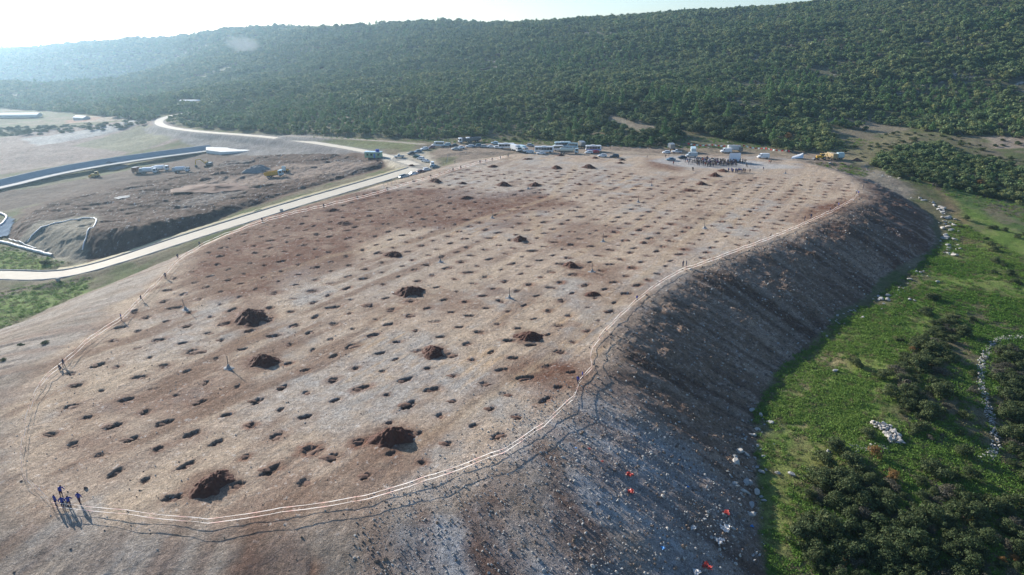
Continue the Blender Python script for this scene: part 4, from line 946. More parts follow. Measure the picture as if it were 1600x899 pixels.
def rubble():
    protos = [rock_mesh(i, [stone_pale, stone_grey, stone_dark, stone_brown][i // 2], 'stone') for i in range(8)]
    x, y = jgrid(-75, 130, 28, 290, .52); sd_, s = poly_sd(x, y, RIM, 70)
    m = (sd_ > -6) & (sd_ < 60); x, y = x[m], y[m]
    z, M = terrain(x, y); px, py = pix_of(x, y, z)
    k = M['mound'] * sstep(-5, 12, M['sd']) * sstep(15, 60, np.where(M['ang'] < -90, M['ang'] + 360, M['ang'])) * (1 - .97 * sstep(158, 185, np.where(M['ang'] < -90, M['ang'] + 360, M['ang'])))
    ok = (rng.random(len(x)) < k * .9 * np.clip(.75 + .7 * fbm(x, y, 7, 3, 401), .1, 1)) & (px > -40) & (px < 1650) & (py < 960)
    x, y, z = x[ok], y[ok], z[ok]; n = len(x); sc = .15 + .55 * rng.random(n) ** 3.5
    low = zone(x, y, [(640, 820), (760, 740), (880, 650), (980, 640), (1080, 700), (1190, 760), (1160, 960), (600, 960)], -6, 5, 5, 70)
    pick = np.where(rng.random(n) < .12 + .45 * low, rng.integers(0, 4, n), rng.integers(4, 8, n)); scatter('rubble', np.stack([x, y, z + sc * .05], 1), sc, pick, protos, tilt=1.2, hscale=None)
    x, y = jgrid(-20, 60, 50, 125, .38); low = zone(x, y, [(560, 850), (640, 800), (760, 740), (880, 650), (980, 640), (1080, 700), (1190, 760), (1160, 960), (560, 960)], -5, 5, 5, 70); m = rng.random(len(x)) < low * .5; x, y = x[m], y[m]; z, M = terrain(x, y); m = M['mound'] > .5; x, y, z = x[m], y[m], z[m]; n = len(x); sc = .1 + .3 * rng.random(n) ** 2.5
    scatter('gravel', np.stack([x, y, z + sc * .05], 1), sc, np.where(rng.random(n) < .7, rng.integers(0, 4, n), rng.integers(4, 8, n)), protos, tilt=1.2); print('rubble', n)
    # pebbles and clods spread over the field
    x, y = jgrid(-140, 130, 60, 310, 1.05); sd_, s = poly_sd(x, y, RIM, 70); m = (sd_ < 3) & (rng.random(len(x)) < .35 + .35 * fbm(x, y, 10, 3, 402)); x, y = x[m], y[m]; z = terrain(x, y)[0]; n = len(x)
    sc = .08 + .22 * rng.random(n) ** 4; scatter('gravel', np.stack([x, y, z + sc * .1], 1), sc, rng.integers(0, 8, n), protos, tilt=1.2); print('gravel', n)
    # litter and rubble at the lower site
    x, y = jgrid(-260, -20, 200, 400, 1.2); z, M = terrain(x, y); ok = (M['cell'] > .4) & (M['roadk'] > .9) & (rng.random(len(x)) < .12 + .4 * fbm(x, y, 12, 3, 403)); x, y, z = x[ok], y[ok], z[ok]; n = len(x)
    sc = .15 + .4 * rng.random(n) ** 4; scatter('debris', np.stack([x, y, z + sc * .1], 1), sc, rng.integers(0, 8, n), protos, tilt=1.2); print('debris', n)
rubble()

# ------------------------------------------------------------------ soil piles
soil_red = mat('red_brown_soil', (.09, .033, .02), var=.35, scale=5, bump=.6)
soil_dark = mat('spoil_soil', (.15, .082, .056), var=.35, scale=5, bump=.5)
def heap_mesh(seed, n=26, flat=1.0, name='soil', rough=.16, m=None):
    """unit heap: radius about 1, height about .55"""
    g = np.random.default_rng(seed); off = g.uniform(0, 99, 2)
    rr = np.linspace(0, 1, n) ** .85; th = np.linspace(0, 2 * math.pi, n * 3, endpoint=False)
    Rr, Th = np.meshgrid(rr, th, indexing='ij'); ed = 1 + .18 * np.sin(2 * Th + off[0]) + .10 * np.sin(5 * Th + off[1]) + .06 * np.sin(11 * Th + off[0] * 3)
    x = Rr * np.cos(Th) * ed; y = Rr * np.sin(Th) * ed
    h = (1 - sstep(.08, 1.06, Rr)) * .46 + (1 - Rr) * .06
    bump = fbm(x + off[0], y + off[1], .5, 3, 5) * rough * .8 + fbm(x + off[1], y + off[0], .12, 2, 6) * rough * .45
    z = (h + bump * (1 - Rr ** 4) ) * flat; z[-1] = -.12; z = np.where(Rr < 1, np.maximum(z, -.03), z)
    k = n * 3; i = np.arange(n - 1)[:, None] * k + np.arange(k)[None]; j = np.arange(n - 1)[:, None] * k + (np.arange(k)[None] + 1) % k
    F = np.stack([i, j, j + k, i + k], -1).reshape(-1, 4)
    return fast_mesh(name, np.stack([x.ravel(), y.ravel(), z.ravel()], 1), F, [m or soil_red])
BIG = [heap_mesh(i, 36, name='soil_pile', rough=.2) for i in range(4)]; SML = [heap_mesh(20 + i, 8, .55, 'soil_heap', .22, soil_dark) for i in range(6)]
PLAB = {0: 'large dark soil pile right of the leaning pole in the left field', 1: 'dark soil pile right of the stone footed pole in the left part of the field', 2: 'dark soil pile in the middle of the field left of the rough grey patch', 3: 'round dark soil pile at the centre of the near field',
        4: 'dark soil pile just behind the reddish bare patch near the right tape', 5: 'biggest dark soil pile nearest to the front tape', 6: 'large dark soil pile nearest to the group of people in blue', 7: 'lone dark soil pile in the middle distance left of the poles',
        8: 'small dark soil pile in line with the centre of the field', 9: 'small soil pile left of the pole on the orange brown patch', 10: 'small dark soil pile nearest to the bend of the right tape', 11: 'leftmost sharp dark pile of the far left field',
        12: 'small pile between two larger piles in the far left field', 13: 'dark pile right of the smallest pile in the far left field', 14: 'dark pile beside a thin pole in the far middle of the field', 24: 'flat reddish pile in front of the far left piles', 23: 'low brown pile at the edge of the reddish ground on the left'}
for i, (px, py, w) in enumerate(PILES):
    p = G(px, py, 0); r = w / FPX * math.hypot(p.x, p.y) / 2 * 1.12
    o = link('soil_pile', BIG[i % 4]); o.location = (p.x, p.y, terrain(np.array([p.x + r * .6, p.x - r * .6, p.x, p.x]), np.array([p.y, p.y, p.y + r * .6, p.y - r * .6]))[0].mean() - .05)
    hz = 1.0 if i not in (23, 24, 25, 30, 19) else .55
    o.scale = (r, r * rnd.uniform(.85, 1.05), r * .8 * hz * rnd.uniform(.92, 1.1)); o.rotation_euler.z = rnd.uniform(0, 6.28)
    if i in PLAB: tag(o, PLAB[i], 'soil pile')
    elif 19 <= i <= 22 or i == 18: tag(o, 'small peaked dark soil pile on the far right field near the crowd', 'soil pile', 'soil piles near the crowd')
    else: tag(o, 'small low dark soil pile at the far edge of the field by the parked vehicles', 'soil pile', 'soil piles at the far edge')
# spoil beside the pits
hp = []
for (x, y, r, a, q) in PITS:
    aa = PITA + rnd.uniform(-.6, .6) + (math.pi if rnd.random() < .3 else 0); d = r * rnd.uniform(.6, 1.3)
    hp.append((x + math.cos(aa) * d * -1, y + math.sin(aa) * d * rnd.uniform(-.2, .5), r * rnd.uniform(.7, 1.25), math.hypot(x, y)))
hp = np.array(hp); hz_ = terrain(hp[:, 0], hp[:, 1])[0]; order = np.argsort(hp[:, 3])
for k in order[:290]:
    x, y, r, _ = hp[k]; o = link('soil_heap', SML[k % 6], None, (x, y, hz_[k] - .02)); o.scale = (r * rnd.uniform(.9, 1.4), r * rnd.uniform(.6, .95), r * .6); o.rotation_euler.z = rnd.uniform(-.6, .6)
    tag(o, 'small heap of dug out brown soil beside one of the planting pits', 'soil heap', 'spoil heaps beside the planting pits')
rest = order[290:]
scatter('spoil', np.stack([hp[rest, 0], hp[rest, 1], hz_[rest] - .02], 1), hp[rest, 2] * 1.15, rng.integers(0, 6, len(rest)), SML)
# piles of the lower site
gravel_grey = mat('grey_gravel', (.22, .22, .215), var=.3, scale=3, bump=.5)
for (px, py, w, h, m_, lab) in ((404, 268, 48, .65, gravel_grey, 'large grey gravel pile at the lower site left of the yellow dump truck'), (345, 272, 26, .5, soil_dark, 'brown soil pile at the lower site left of the grey gravel pile'), (320, 282, 20, .4, soil_dark, 'low brown soil pile in front of the excavator at the lower site'),
                                (170, 262, 60, .5, gravel_grey, 'long pile of pale rubble and waste beside the bulldozer near the channel'), (335, 297, 100, .13, soil_dark, 'long low bank of dark rubble crossing the lower site'), (643, 260, 10, .9, soil_red, 'small rusty brown pile at the tip of the road junction')):
    p = G(px, py, CELL_Z); r = w / FPX * math.hypot(p.x, p.y) / 2
    o = link('rubble_pile', heap_mesh(int(px), 22, 1, 'rubble_pile', .25, m_), None, p); o.scale = (r, r * .7, r * h); tag(o, lab, 'pile')
p = G(1339, 252, -1); o = link('rubble_pile', heap_mesh(77, 22, 1, 'rubble_pile', .3, soil_dark), None, p); o.scale = (2.6, 1.6, 2.4); tag(o, 'brown uprooted earth clump beside the track right of the pale container', 'earth clump')

# ------------------------------------------------------------------ people
PM = dict(skin=mat('skin', (.36, .22, .15)), hair=mat('dark_hair', (.02, .016, .013)), blue=mat('blue_jacket', (.035, .05, .26)), navy=mat('navy_uniform', (.022, .028, .075)), black=mat('black_cloth', (.015, .015, .018)),
          grey=mat('grey_cloth', (.10, .105, .12)), red=mat('red_coat', (.30, .03, .03)), white=mat('white_shirt', (.6, .6, .6)), brown=mat('brown_coat', (.12, .075, .05)), plum=mat('plum_trousers', (.06, .028, .05)), jean=mat('jeans', (.04, .055, .11)), shoe=mat('shoe_leather', (.02, .018, .018)), green=mat('olive_coat', (.05, .055, .03)))
def person_mesh(pose):
    """one continuous skinned body; slots: skin, hair, jacket, trousers, shoe"""
    lean, stride, arm, kneeb = dict(stand=(0, .02, .10, 0), wide=(.02, .10, .28, 0), walk=(.06, .28, .22, .05), bend=(.75, .14, .10, .12), crouch=(.55, .20, .15, .42), talk=(.03, .05, .42, 0))[pose]
    V = []; E = []; Rd = []
    def v(x, y, z, r, par=None):
        V.append((x, y, z)); Rd.append(r); i = len(V) - 1
        if par is not None: E.append((par, i))
        return i
    hipz = .93 - kneeb; cl, sl_ = math.cos(lean), math.sin(lean)
    def up(h, x=0, y=0):                      # a point on the leaning trunk
        return (x, -h * sl_ + y * cl, hipz + h * cl)
    pel = v(0, 0, hipz, .15)
    w = v(*up(.18), .16, pel); ch = v(*up(.38), .20, w); sh = v(*up(.50), .16, ch); nk = v(*up(.585), .06, sh)
    hn = .6 if lean > .4 else 1; c2, s2 = math.cos(lean * .5), math.sin(lean * .5)
    nb = Vector(up(.585)); j = v(nb.x, nb.y - .07 * s2 - .01, nb.z + .07 * c2, .085, nk); h2 = v(nb.x, nb.y - .14 * s2 - .012, nb.z + .14 * c2, .105, j); h3 = v(nb.x, nb.y - .20 * s2 - .01, nb.z + .20 * c2, .085, h2)
    v(nb.x, nb.y - .12 * s2 - .135, nb.z + .12 * c2 - .01, .018, h2)           # nose
    v(nb.x + .105, nb.y - .12 * s2, nb.z + .12 * c2, .018, h2); v(nb.x - .105, nb.y - .12 * s2, nb.z + .12 * c2, .018, h2)   # ears
    for s in (-1, 1):
        fy = -s * stride
        hp_ = v(s * .10, 0, hipz - .06, .105, pel); kn = v(s * (.11 + stride * .15), fy * .5 - kneeb * .7, .50 - kneeb * .35, .07, hp_); an = v(s * (.12 + stride * .2), fy + kneeb * .1 + .02, .09, .048, kn); v(s * (.13 + stride * .2), fy - .15, .035, .038, an)
        a = Vector(up(.47, s * .21)); sho = v(*a, .085, sh)
        fwd = .12 if pose in ('talk', 'bend') else .03
        el = Vector((a.x + s * (.04 + arm * .30), a.y - fwd * .4 + s * stride * .3, a.z - .28)); e_ = v(*el, .06, sho)
        hd = Vector((el.x + s * (.02 - arm * .15), el.y - fwd - .06 + s * stride * .3, el.z - (.24 if pose != 'talk' else .10))); wr = v(*hd, .032, e_)
        pm_ = v(hd.x, hd.y - .01, hd.z - .07, .034, wr)
        for f in range(4): v(hd.x + s * .004, hd.y - .035 + f * .022, hd.z - .135 - (.012, .02, .014, 0)[f], .009, pm_)
        v(hd.x - s * .01, hd.y - .06, hd.z - .09, .010, wr)
    me = bpy.data.meshes.new('p'); me.from_pydata(V, E, []); me.update()
    o = bpy.data.objects.new('p', me); COL.objects.link(o)
    md = o.modifiers.new('s', 'SKIN'); md.use_smooth_shade = True
    for i, r in enumerate(Rd): me.skin_vertices[0].data[i].radius = (r, r * (.72 if V[i][2] > .8 and r > .12 else 1)); 
    me.skin_vertices[0].data[0].use_root = True
    o.modifiers.new('u', 'SUBSURF').levels = 1
    dg = bpy.context.evaluated_depsgraph_get(); out = bpy.data.meshes.new_from_object(o.evaluated_get(dg)); bpy.data.objects.remove(o)
    out.name = 'person_' + pose
    for k in ('skin', 'hair', 'navy', 'navy', 'shoe'): out.materials.append(PM[k])
    hip = np.array([0, 0, hipz]); ax = np.array([0, -sl_, cl]); nk_h = .60
    jv = Vector(V[j]); h2v = Vector(V[h2])
    for f in out.polygons:
        c = f.center; t = (c - Vector(hip)).dot(Vector(ax)); f.use_smooth = True
        hand = c.z < hipz + .0 and False
        if t > nk_h - .02 and (c - h2v).length < .26:
            q = (c - h2v); back = q.y > .015 or q.z > .055
            f.material_index = 1 if back else 0
        elif c.z < .085: f.material_index = 4
        elif (abs(c.x) > .2 and t < .03 and pose != 'talk' and c.z > .45): f.material_index = 0
        elif t < .02 and c.z < hipz + .05: f.material_index = 3
        else: f.material_index = 2
    return out
POSE = {k: person_mesh(k) for k in ('stand', 'wide', 'walk', 'bend', 'crouch', 'talk')}
def person(p, pose, rot, jacket, trousers, label, group=None, hair='hair', h=None):
    o = link('person', POSE[pose], None, (p[0], p[1], p[2] - .02)); o.rotation_euler.z = R(rot); s = h or rnd.uniform(.95, 1.05); o.scale = (s, s, s)
    for i, k in ((1, hair), (2, jacket), (3, trousers)):
        o.material_slots[i].link = 'OBJECT'; o.material_slots[i].material = PM[k]
    return tag(o, label, 'person', group)
def GL(lst, z=0):
    return [G(a, b, z) for a, b in lst]
for (px, py, pose, rot, tr, lab) in ((96, 776, 'bend', 200, 'plum', 'person in a blue jacket bending forward, farthest back of the group of five'), (88, 791, 'stand', 150, 'navy', 'slim person in dark blue, leftmost of the group of five by the tape corner'),
                                     (99, 794, 'wide', 190, 'navy', 'person in dark blue standing between the leftmost and the middle of the group of five'), (109, 793, 'talk', 210, 'plum', 'person in a bright blue jacket in the middle of the group of five'),
                                     (125, 787, 'wide', 170, 'plum', 'person in a bright blue jacket, rightmost of the group of five by the tape')):
    person(G(px, py), pose, rot, 'blue', tr, lab, h=1.1)
for (px, py, pose, j, lab) in ((100, 574, 'wide', 'navy', 'standing person in dark blue of the pair on the left tape'), (96, 579, 'crouch', 'navy', 'crouching person in dark blue of the pair on the left tape'), (190, 502, 'stand', 'blue', 'person in blue standing alone where the left tape bends'),
                               (221, 472, 'walk', 'navy', 'person in dark blue beside the left tape, left of the leaning pole'), (259, 436, 'stand', 'navy', 'person in navy on the left tape midway between road and leaning pole'), (278, 405, 'wide', 'navy', 'person in navy where the tape nears the slab road'),
                               (312, 386, 'stand', 'navy', 'person in navy at the edge just below the slab road'), (903, 601, 'stand', 'blue', 'person in a light blue top, nearer one of the pair at the right tape bend'), (910, 592, 'wide', 'blue', 'person in dark blue, farther one of the pair at the bend of the right tape'),
                               (995, 472, 'walk', 'blue', 'lone person in blue on the right tape above the branching shadow'), (1067, 418, 'stand', 'navy', 'left person of the dark pair on the right tape'), (1072, 418, 'stand', 'navy', 'right person of the dark pair on the right tape'),
                               (1257, 346, 'stand', 'navy', 'left person of the two far along the right tape'), (1267, 342, 'wide', 'navy', 'right person of the two far along the right tape'), (1297, 332, 'walk', 'navy', 'person in navy near the far end of the right tape'), (1310, 324, 'stand', 'blue', 'person in blue near the far end of the right tape'),
                               (1338, 303, 'stand', 'white', 'person in a pale top at the far right corner of the field'), (1341, 305, 'walk', 'blue', 'person in blue at the far right corner of the field'), (1349, 294, 'stand', 'black', 'person in black standing at the outer corner where the right tape ends')):
    person(G(px, py), pose, rnd.uniform(0, 360), j, 'navy', lab)
for p in GL([(410, 349), (506, 326), (558, 312), (605, 299), (645, 286), (673, 279), (708, 268.5), (720, 265), (711, 257), (750, 257), (759, 255), (769, 253), (782, 250), (794, 247)]):
    person(p, rnd.choice(['stand', 'wide', 'stand', 'walk']), rnd.uniform(0, 360), rnd.choice(['navy', 'black', 'navy']), 'navy', 'person in dark clothes standing guard along the far left tape', 'guards along the far left tape')
crowd_c = ['navy', 'black', 'navy', 'black', 'grey', 'blue', 'brown', 'navy', 'red', 'green', 'black', 'white', 'navy', 'black']
def crowd(n, x0, x1, y0, y1, label, group, cols, rot=10, minr=.62, weights=None):
    c = 0; done = []; tries = 0
    while c < n and tries < 9000:
        tries += 1
        px = rnd.uniform(x0, x1); f = (px - x0) / (x1 - x0); py = rnd.uniform(y0 + (2.0 * f), y1 + 1.5 * f)
        q = P(px, py, 0)
        if any((q[0] - a) ** 2 + (q[1] - b) ** 2 < minr ** 2 for a, b in done): continue
        done.append((q[0], q[1])); c += 1
    zz = zats(done)
    for (a, b), z in zip(done, zz):
        person((a, b, z), rnd.choice(['stand', 'stand', 'wide', 'talk']), rot + rnd.uniform(-40, 40), rnd.choice(cols), rnd.choice(['navy', 'black', 'jean', 'grey']), label, group)
crowd(66, 1118, 1152, 252.5, 260, 'person in dark clothes in the packed crowd in front of the white backdrop', 'packed crowd before the backdrop', ['navy', 'black', 'black', 'navy', 'green'], -30, .48)
crowd(92, 1088, 1122, 250, 260.5, 'person in the loose left half of the crowd', 'left half of the crowd', crowd_c, -30, .6)
crowd(18, 1137, 1164, 267.5, 270.5, 'person in blue in the short row nearest to the camera in front of the crowd', 'blue row in front of the crowd', ['blue', 'blue', 'navy', 'black'], -20, .5)
crowd(14, 1068, 1088, 251, 257, 'person in dark clothes among the few standing between the cars and the crowd', 'people between the cars and the crowd', crowd_c, 60)
crowd(9, 1153, 1166, 252, 256, 'person in black right beside the white backdrop', 'people beside the backdrop', ['black', 'navy'], 120)
for (px, py, j, lab) in ((1040, 247, 'black', 'left person of the two standing at the dark cars left of the crowd'), (1045, 245, 'grey', 'right person of the two standing at the dark cars left of the crowd'), (1082, 267, 'brown', 'person in brown of the pair standing apart below the crowd'), (1083.2, 267.3, 'black', 'person in black of the pair standing apart below the crowd'),
                         (1052, 258, 'red', 'person in a reddish coat alone left of the crowd'), (1011, 248, 'brown', 'lone person in brown far left of the crowd on the dirt'), (1166, 261, 'black', 'left person of the three right of the crowd'), (1168, 262, 'navy', 'middle person of the three right of the crowd'), (1173, 260.5, 'black', 'right person of the three right of the crowd'),
                         (1171.5, 270, 'brown', 'person in brown just right of the blue row'), (1192.5, 266.5, 'navy', 'lone person at the far right edge of the gathering ground'), (1201.5, 256, 'red', 'left person of the pair behind the gathering ground near the white van'), (1204, 256, 'brown', 'right person of the pair behind the gathering ground near the white van'),
                         (1105, 249, 'brown', 'person in brown at the top of the crowd next to the dark open umbrella'), (693.5, 232, 'black', 'person in black standing right of the white minibus'), (704, 232, 'black', 'person in black standing before the blue and white car'), (954, 234, 'brown', 'person standing alone on the dirt track behind the dark estate car')):
    person(G(px, py), rnd.choice(['stand', 'wide']), rnd.uniform(0, 360), j, 'black', lab)
# dark umbrella over the crowd
def umbrella():
    p = G(1112, 256); e = bpy.data.objects.new('umbrella', None); COL.objects.link(e); e.location = p; tag(e, 'dark open umbrella held above the left half of the crowd', 'umbrella')
    V = [(0, 0, 2.75)] + [(math.cos(a * math.pi / 4) * r, math.sin(a * math.pi / 4) * r, z) for r, z in ((.55, 2.6), (.95, 2.3)) for a in range(8)]
    F = [(0, 1 + a, 1 + (a + 1) % 8) for a in range(8)]; me = bpy.data.meshes.new('canopy')
    me.from_pydata(V, [], F + [(1 + a, 9 + a, 9 + (a + 1) % 8, 1 + (a + 1) % 8) for a in range(8)]); me.materials.append(PM['black']); link('canopy', me, e)
    v, f = tube_mesh([(0, 0, 1.1), (0, 0, 2.75)], .02); link('shaft', fast_mesh('shaft', v, f, [PM['shoe']]), e)
umbrella()

# ------------------------------------------------------------------ barrier tape on stakes
tapem = NT('barrier_tape'); geo = tapem.add('ShaderNodeAttribute', attribute_name='col'); tapem.l(geo.outputs['Color'], tapem.b.inputs['Base Color']); tr_ = tapem.add('ShaderNodeBsdfTranslucent'); tapem.l(geo.outputs['Color'], tr_.inputs[0]); ms_ = tapem.add('ShaderNodeMixShader'); ms_.inputs[0].default_value = .55; tapem.l(tapem.b.outputs[0], ms_.inputs[1]); tapem.l(tr_.outputs[0], ms_.inputs[2]); tapem.l(ms_.outputs[0], tapem.n['Material Output'].inputs[0]); tapem = tapem.m
stakem = mat('wood_stake', (.30, .22, .15), scale=6)
v_, f_ = tube_mesh([(0, 0, -.2), (0, 0, 1.12)], .022, 5); stake_me = fast_mesh('stake', v_, f_, [stakem])
def tape(lst, label, step_stake=9.0, wid=.085):
    pl = resample(np.array([P2(a, b, 0) for a, b in lst]), 1.0); z = zats(pl)
    e = bpy.data.objects.new('barrier_tape', None); COL.objects.link(e); e.location = (*pl[0], z[0]); tag(e, label, 'barrier tape')
    sag_n = fbm(pl[:, 0], pl[:, 1], 9, 2, 77)
    for h in (1.1, .45):
        V = []; F = []; cc = []; n = len(pl)
        for i in range(n):
            t = (i % step_stake) / step_stake; s = -.14 * math.sin(math.pi * t) + .08 * sag_n[i]; tw = .5 * math.sin(i * .7 + h * 5)
            c = np.array([pl[i][0], pl[i][1], z[i] + h + s]) - np.array(e.location); d = pl[min(i + 1, n - 1)] - pl[max(i - 1, 0)]; d = d / (np.linalg.norm(d) + 1e-6); nx_ = np.array([d[1], -d[0], 0]) * math.sin(tw) * wid / 2
            V += [c - nx_ - np.array([0, 0, wid / 2 * math.cos(tw)]), c + nx_ + np.array([0, 0, wid / 2 * math.cos(tw)])]
            col = (.86, .82, .80) if i % 4 else (.80, .50, .46); cc += [col, col]
        for i in range(n - 1): F.append((2 * i, 2 * i + 2, 2 * i + 3, 2 * i + 1))
        link('tape_strand', fast_mesh('tape_strand', V, F, [tapem], False, np.array(cc)), e)
    for i in range(0, len(pl), int(step_stake)):
        o = link('stake', stake_me, None, (pl[i][0], pl[i][1], z[i])); o.rotation_euler = (rnd.uniform(-.08, .08), rnd.uniform(-.08, .08), 0)
        tag(o, 'thin wooden stake holding up the ' + label.split(' tape')[0].replace('red and white ', '') + ' tape', 'stake', 'stakes of the ' + label.split(' tape')[0].replace('red and white ', '') + ' barrier tape')
tape([(84, 795), (138, 801), (225, 811), (325, 820), (400, 809), (570, 783), (680, 749), (785, 710), (850, 667), (895, 626)], 'red and white front tape along the near rim of the field')
tape([(895, 628), (905, 600), (925, 578), (922, 562), (927, 545), (942, 525), (966, 500), (990, 478), (1005, 465), (1030, 447), (1060, 429), (1090, 418), (1150, 395), (1200, 376), (1250, 355), (1300, 333), (1330, 316), (1341, 306)], 'red and white right tape curving along the crest above the dark slope')
tape([(82, 792), (60, 770), (36, 748), (34, 715), (42, 662), (55, 622), (76, 591), (98, 575), (135, 541), (165, 518), (190, 504), (220, 473), (248, 444), (262, 428), (280, 407), (312, 387), (350, 371), (410, 350), (460, 336), (505, 325), (558, 313), (605, 300), (645, 287), (673, 280), (708, 268), (750, 257), (790, 248)], 'red and white left tape round the left rim to the parked vehicles')

# ------------------------------------------------------------------ vent poles in the field
polem = mat('weathered_pole', (.13, .115, .10), scale=5); basem = mat('pole_footing', (.27, .27, .27), var=.3, scale=4, bump=.4)
PIPELAB = ['dark pole leaning left above its grey footing near the left tape', 'dark upright pole on a grey footing nearest to the camera at the left', 'thin pole on a grey footing in the left middle of the field', 'pole with a thick grey footing at the centre of the field', 'tall thin pole rising from the orange patch in the middle of the field',
           'short pole on a grey footing right of a small soil pile', 'dark pole leaning left on the pale right part of the field', 'thin far pole by the grey patch behind the other poles', 'dark far pole standing on the light brown patch', 'thick short pole at the left far middle of the field', 'thin far pole directly left of a dark soil pile', 'thin far pole at the right end of the field behind the rows']
for i, (px, py, w) in enumerate(PIPES):
    p = G(px, py); d = p.length; hh = 2.5 if i not in (10, 11) else 1.8
    e = bpy.data.objects.new('vent_pole', None); COL.objects.link(e); e.location = p; tag(e, PIPELAB[i], 'pole')
    ln = {0: -.35, 6: -.15}.get(i, rnd.uniform(-.04, .04))
    v, f = tube_mesh([(0, 0, -.3), (ln * .5, 0, hh * .5), (ln * 1.1, 0, hh)], [.09, .075, .065], 8); f2 = f + [tuple(range(16, 24))][:0]
    me = fast_mesh('pole', v, f, [polem], True); link('pole', me, e)
    v, f = tube_mesh([(0, 0, -.2), (0, 0, .15), (.01, 0, .55), (.02, 0, .75), (.02, 0, .76)], [.42, .36, .24, .18, .02], 9); link('footing', fast_mesh('footing', v, f, [basem]), e)
    hm = link('stone_ring', heap_mesh(300 + i, 9, .35, 'stone_ring', .3, basem), e); hm.scale = (.95, .95, .7)

# ------------------------------------------------------------------ boulders, stone wall, litter
ROCKS = [rock_mesh(70 + i, [stone_pale, stone_grey][i % 2 and 1], 'boulder', 2) for i in range(8)]
def boulders(lst, n, smin, smax, label, group, z=-14, spread=5):
    pl = resample(np.array([P2(a, b, zz) for a, b, zz in lst]), .5); xy = []
    for i in range(n):
        p = pl[rnd.randrange(len(pl))]; xy.append((p[0] + rnd.gauss(0, spread * .4), p[1] + rnd.gauss(0, spread * .4)))
    zz = zats(xy)
    for (a, b), z in zip(xy, zz):
        s = smin + (smax - smin) * rnd.random() ** 2.2; o = link('boulder', ROCKS[rnd.randrange(8)], None, (a, b, z + s * .12)); o.scale = (s, s * rnd.uniform(.7, 1.1), s * rnd.uniform(.6, .9)); o.rotation_euler = (rnd.uniform(-.4, .4), rnd.uniform(-.4, .4), rnd.uniform(0, 6.28))
        tag(o, label, 'boulder', group)
boulders([(1435, 312, -6), (1465, 328, -8), (1482, 352, -9), (1486, 390, -9.5), (1478, 402, -10)], 95, .6, 2.4, 'pale limestone boulder in the dense row at the far right foot of the slope', 'boulders at the far right foot of the slope', spread=4)
boulders([(1445, 425, -10.5), (1410, 460, -11), (1370, 475, -11), (1330, 500, -11.5), (1300, 535, -12)], 60, .5, 1.6, 'grey boulder at the shaded middle foot of the dark slope', 'boulders at the middle foot of the slope', spread=5)
boulders([(1190, 660, -12), (1172, 700, -12), (1170, 760, -12), (1160, 800, -12), (1145, 850, -12)], 70, .4, 1.5, 'pale boulder at the near foot of the slope beside the green verge', 'boulders at the near foot of the slope', spread=4)
boulders([(1350, 262, -1), (1365, 270, -1.5), (1400, 278, -2.5)], 40, .3, 1.2, 'white stone in the scatter at the near corner of the right bank', 'white stones at the right bank', spread=5)
boulders([(1090, 220, .5), (1140, 228, .5), (1060, 232, 0)], 24, .5, 1.4, 'pale stone on the scrubby strip behind the bunting', 'stones behind the bunting', spread=10)
boulders([(830, 218, .5), (860, 222, .5), (980, 231, 0), (1030, 235, 0)], 26, .5, 1.5, 'pale stone in the weeds behind the parked buses', 'stones behind the buses', spread=6)
for (px, py, s, lab) in ((1377, 468, 1.6, 'white boulder alone on the grass right of the dark slope'), (1306, 580, 1.3, 'tan round boulder on the verge in the middle of the green strip'), (1465, 442, 1.3, 'pale boulder sitting on the green grass at the upper right'), (1296, 256.5, 1.8, 'pale stone on the grass below the yellow backhoe'), (1190, 740, 1.1, 'pale boulder on the grass just outside the near foot of the slope'), (1182, 772, 1.4, 'large white boulder at the near foot of the slope'),
                         (1237, 743, 1.2, 'orange and white rock on the grass left of the dense scrub'), (1294, 708, 1.2, 'white rock on the dry grass above the dense scrub')):
    p = G(px, py, -11 if px < 1500 and py > 300 else 0); o = link('boulder', ROCKS[rnd.randrange(8)], None, p + Vector((0, 0, s * .2))); o.scale = (s, s * .8, s * .75); o.rotation_euler.z = rnd.uniform(0, 6); tag(o, lab, 'boulder')
def stone_wall(name, lst, z, width, height, n, smin, smax, label, cat):
    pl = smooth_open(pts(lst, z), 2); pl = resample(pl, .2); nn = normals(pl); bm = bmesh.new()
    idx = [rnd.randrange(len(pl)) for _ in range(n)]; xy = [(pl[i][0] + nn[i][0] * rnd.uniform(-width, width) / 2, pl[i][1] + nn[i][1] * rnd.uniform(-width, width) / 2) for i in idx]; zz = zats(xy)
    for (a, b), z_ in zip(xy, zz):
        me = ROCKS[rnd.randrange(8)]; s = rnd.uniform(smin, smax); o0 = len(bm.verts); bm.from_mesh(me); bm.verts.ensure_lookup_table()
        M_ = Matrix.Translation((a, b, z_ + rnd.uniform(0, height))) @ Euler((rnd.uniform(-.5, .5), rnd.uniform(-.5, .5), rnd.uniform(0, 6))).to_matrix().to_4x4() @ Matrix.Diagonal((s, s * .8, s * .65, 1))
        for v in bm.verts[o0:]: v.co = M_ @ v.co
    me = bpy.data.meshes.new(name); bm.to_mesh(me); bm.free(); me.materials.append(stone_pale); o = link(name, me); tag(o, label, cat); return o
stone_wall('dry_stone_wall', [(1620, 532), (1562, 536), (1543, 552), (1530, 580), (1528, 610), (1536, 640), (1552, 672), (1556, 700), (1546, 718), (1528, 724)], -13, 1.9, .3, 800, .2, .62, 'old tumbled pale dry stone wall curving down beside the dark trees at the right border', 'stone wall')
stone_wall('rock_outcrop', [(1362, 680), (1378, 682), (1392, 694), (1398, 706)], -12.4, 2.6, .8, 150, .25, 1.1, 'white jagged rock outcrop on the green verge above the dense scrub', 'rocks')
